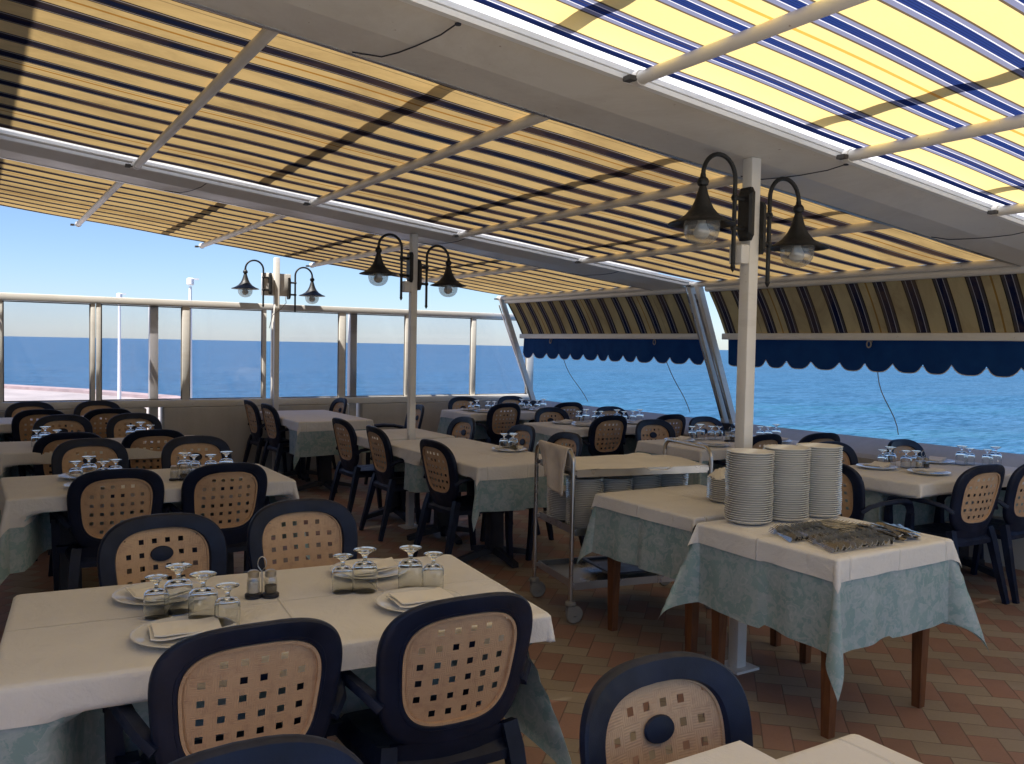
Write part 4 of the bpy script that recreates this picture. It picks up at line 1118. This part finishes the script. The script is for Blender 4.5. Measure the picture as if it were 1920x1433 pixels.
setup_table('the far corner table', [(5.20, 9.27), (5.22, 8.95), (6.0, 9.27), (6.0, 8.95)], [(5.10, 9.08), (5.17, 9.06), (5.36, 9.12), (5.44, 9.10), (5.85, 9.12), (5.93, 9.08), (6.08, 9.12), (6.15, 9.09)])
setup_table('the second sea side table', [(5.25, 7.38), (5.30, 7.08), (5.95, 7.40), (5.98, 7.08)], [(5.50, 7.45), (5.57, 7.42), (5.66, 7.38), (5.73, 7.36), (5.88, 7.28), (5.95, 7.25), (6.10, 7.28), (6.17, 7.25)])
setup_table('the third sea side table', [(5.22, 5.60), (5.25, 5.22), (6.0, 5.60), (6.0, 5.22)], [(5.42, 5.66), (5.49, 5.63), (5.60, 5.60), (5.67, 5.58), (5.85, 5.55), (6.02, 5.42), (6.10, 5.40), (6.18, 5.38)])
setup_table('the nearest sea side table', [(5.32, 3.74), (5.42, 3.42), (6.02, 3.76), None], [(5.44, 3.78), (5.51, 3.77), (5.56, 3.68), (5.63, 3.65), (6.10, 3.60), (6.17, 3.58), (6.22, 3.48), (6.29, 3.46)])

# ------------------------------------------------------------------ cutlery
def extr(outline, prof, th=.0016):
    """outline: list of (s, halfwidth); prof: z(s)"""
    mb = MB(); n = len(outline)
    vs = []
    for s, h in outline: vs += [(s, -h, prof(s)), (s, h, prof(s)), (s, h, prof(s)+th), (s, -h, prof(s)+th)]
    fs = [(i*4+q, i*4+(q+1) % 4, (i+1)*4+(q+1) % 4, (i+1)*4+q) for i in range(n-1) for q in range(4)] + [(0, 1, 2, 3), ((n-1)*4, (n-1)*4+1, (n-1)*4+2, (n-1)*4+3)]
    mb.add(vs, fs); return mb
zp = lambda s: .003+.010*max(0, math.sin((s-.02)/.16*PI))*.6+(.010*((s-.15)/.05) if s > .15 else 0)
mb = extr([(0, .006), (.01, .010), (.04, .008), (.09, .0042), (.125, .0032), (.135, .006), (.145, .0115), (.155, .012)], zp)
for q in (-.0095, -.0032, .0032, .0095):
    vs = []
    for s, h in ((.155, .0022), (.175, .0017), (.195, .001)):
        vs += [(s, q-h, zp(s)), (s, q+h, zp(s)), (s, q+h, zp(s)+.0014), (s, q-h, zp(s)+.0014)]
    mb.add(vs, [(i*4+k, i*4+(k+1) % 4, (i+1)*4+(k+1) % 4, (i+1)*4+k) for i in range(2) for k in range(4)])
FK = mb.mesh('fork', 'cutlery_steel', 40)
mb = extr([(0, .006), (.01, .0085), (.05, .0085), (.10, .0065), (.108, .0085), (.14, .0105), (.18, .0095), (.20, .005), (.208, .001)], lambda s: .003, .0022)
KN = mb.mesh('knife', 'cutlery_steel', 40)
def lay(mesh, nm, p0, p1, n, ang, label, grp, layers=1, jit=1.5):
    rg = random.Random(hash(grp) % 97 if False else len(grp))
    for L_ in range(layers):
        for i in range(L_, n, 1+L_):
            f = (i+.5*L_)/n
            x = p0[0]+(p1[0]-p0[0])*f; y = p0[1]+(p1[1]-p0[1])*f
            o = single(nm, mesh, None, label, nm, (x+rg.uniform(-.003, .003), y+rg.uniform(-.004, .004), ZT+.001+.0085*L_+rg.uniform(0, .002)), R(ang+rg.uniform(-jit, jit)), grp)
            o.rotation_euler = (R(rg.uniform(-72, -34)), R(-1.0), o.rotation_euler[2])
            o.location.z += .009
lay(FK, 'fork', (2.900, 2.215), (3.27, 2.195), 22, 66, 'steel fork in the front row of cutlery on the serving table', 'forks in the front cutlery row', 2)
lay(FK, 'fork', (2.905, 2.425), (3.19, 2.405), 18, 66, 'steel fork in the row behind, left of the cutlery pile', 'forks in the second cutlery row', 2)
lay(FK, 'fork', (3.19, 2.63), (3.25, 2.40), 16, -8, 'steel fork in the row pointing right, closest to the plate stacks', 'forks in the rear cutlery row', 1)
rg = random.Random(9)
for i in range(34):
    x = 3.35+rg.uniform(-.03, .12); y = 2.205+rg.uniform(0, .06)
    o = single('knife', KN, None, 'steel knife in the loose pile at the right end of the cutlery', 'knife', (x, y, ZT+.004+.0035*(i//5)+rg.uniform(0, .002)), R(rg.uniform(42, 100)), 'knives in the loose pile')
    o.rotation_euler = (R(rg.uniform(-15, 15)), R(rg.uniform(-2, 1)), o.rotation_euler[2])

# ------------------------------------------------------------------ steel trolley
TL, TW = .90, .53
t = thing('steel_trolley', 'stainless steel serving trolley with three shelves on casters', 'trolley', (2.853, 3.905, 0), R(-11))
for x, in ((0,), (TL,)):
    mb = MB(); r = .07; H = .965
    pts = [(x, 0, .13), (x, 0, .5), (x, 0, H-r)] + [(x, r-r*math.cos(a), H-r+r*math.sin(a)) for a in [PI/2*i/6 for i in range(1, 7)]]
    pts += [(x, TW-r+r*math.sin(a), H-r+r*math.cos(a)) for a in [PI/2*i/6 for i in range(0, 7)]] + [(x, TW, .5), (x, TW, .13)]
    mb.tube(pts, .0125, 12, upv=(1, 0, 0)); part('end_hoop', mb, 'steel', t)
for z, lab in ((.835, None), (.505, None), (.20, None)):
    mb = MB(); th = .045; x0, x1, y0, y1 = .03, TL-.03, .005, TW-.005
    mb.box(x0, x1, y0, y1, z-.006, z-.001)
    for a in ((x0, x1, y0-.006, y0), (x0, x1, y1, y1+.006), (x0-.006, x0, y0-.006, y1+.006), (x1, x1+.006, y0-.006, y1+.006)):
        mb.box(*a, z-.012, z+.030)
    for xx in (-.003, TL-.027):
        for yy in (.0, TW-.02): mb.box(xx, xx+.032, yy, yy+.02, z, z+.02)
    part('shelf', mb, 'steel', t, smooth=0)
for x in (0, TL):
    for y in (0, TW):
        mb = MB(); mb.lathe([(0, .13), (.022, .13), (.03, .122), (.032, .108), (.02, .10), (.016, .085), (0, .085)], 16, Matrix.Translation((x, y, 0)))
        mb.box(x-.02, x+.045, y-.018, y-.013, .045, .10); mb.box(x-.02, x+.045, y+.013, y+.018, .045, .10)
        cc = part('caster', mb, 'caster_grey', t)
        mb = MB(); mb.lathe([(.014, -.010), (.045, -.012), (.050, -.008), (.052, 0), (.050, .008), (.045, .012), (.014, .010), (.014, -.010)], 26, Matrix.Translation((x+.025, y, .052)) @ Matrix.Rotation(PI/2, 4, 'X'))
        part('wheel', mb, 'caster_grey', cc)
M = t.matrix_basis.copy()
M = Matrix.Translation(t.location) @ Matrix.Rotation(R(-11), 4, 'Z')
def tw(x, y, z): return tuple(M @ Vector((x, y, z)))
mb = MB()
def pf_(i, j):
    x = .01+(TL-.02)*i/24; y = -.008+(TW+.016)*j/14
    return (x, y, .868+.003*math.sin(x*14)+.004*math.sin(y*11+x*5)-(.02 if j == 0 and 12 < i < 17 else 0) - (.004 if j in (0, 14) else 0)+(.018*max(0, 1-((x-.72)/.1)**2) if j == 14 else 0))
mb.grid(pf_, 25, 15); single('paper_cover', mb, 'paper', 'cream paper sheet covering the top of the trolley', 'paper', t.location, R(-11), smooth=60)
for k, (x, y, n) in enumerate(((.15, .16, 27), (.36, .19, 26), (.57, .22, 27), (.775, .25, 27))):
    p = tw(x, y, .506); stack(p[0], p[1], p[2], n, 'of the %s stack on the trolley middle shelf' % ('leftmost', 'second', 'third', 'rightmost')[k])
p = tw(.135, .40, .506); stack(p[0], p[1], p[2], 17, 'of the shorter stack behind the towel on the trolley')
# oven tray on the lower shelf
mb = MB(); mb.box(.30, .70, .08, .42, .232, .238); 
for a in ((.30, .70, .06, .08), (.30, .70, .42, .44), (.28, .30, .06, .44), (.70, .72, .06, .44)): mb.box(*a, .238, .250)
single('serving_tray', mb, 'tray', 'dark flat tray lying on the lowest trolley shelf', 'tray', t.location, R(-11), smooth=0)
# towel over the left hoop
mb = MB()
def tf(i, j):
    u = i/30; v = j/22                       # v across hoop direction, u along the drop
    y = .05+.42*v; s = -0.12+.40*u
    hoop = .965
    r_ = .017
    if s < 0: x, z = .017+.004*math.sin(v*9), hoop+s
    elif s < .055:
        a = s/.055*PI; x, z = .017*math.cos(a), hoop+.017*math.sin(a)+.002
    else:
        d_ = s-.055; x = -.018-.02*math.sin(v*11+1)*min(1, d_/.1)-.03*d_; z = hoop-d_
        y = .05+.42*v*(1-.22*min(1, d_/.2))
        z -= .05*d_/.27*math.sin(v*4+.6)
    return (x, y, z)
mb.grid(tf, 31, 23)
tw_ = single('towel', mb, 'towel', 'beige cloth towel hanging over the left end of the trolley', 'towel', t.location, R(-11), smooth=80)
sm = tw_.modifiers.new('thickness', 'SOLIDIFY'); sm.thickness = .005
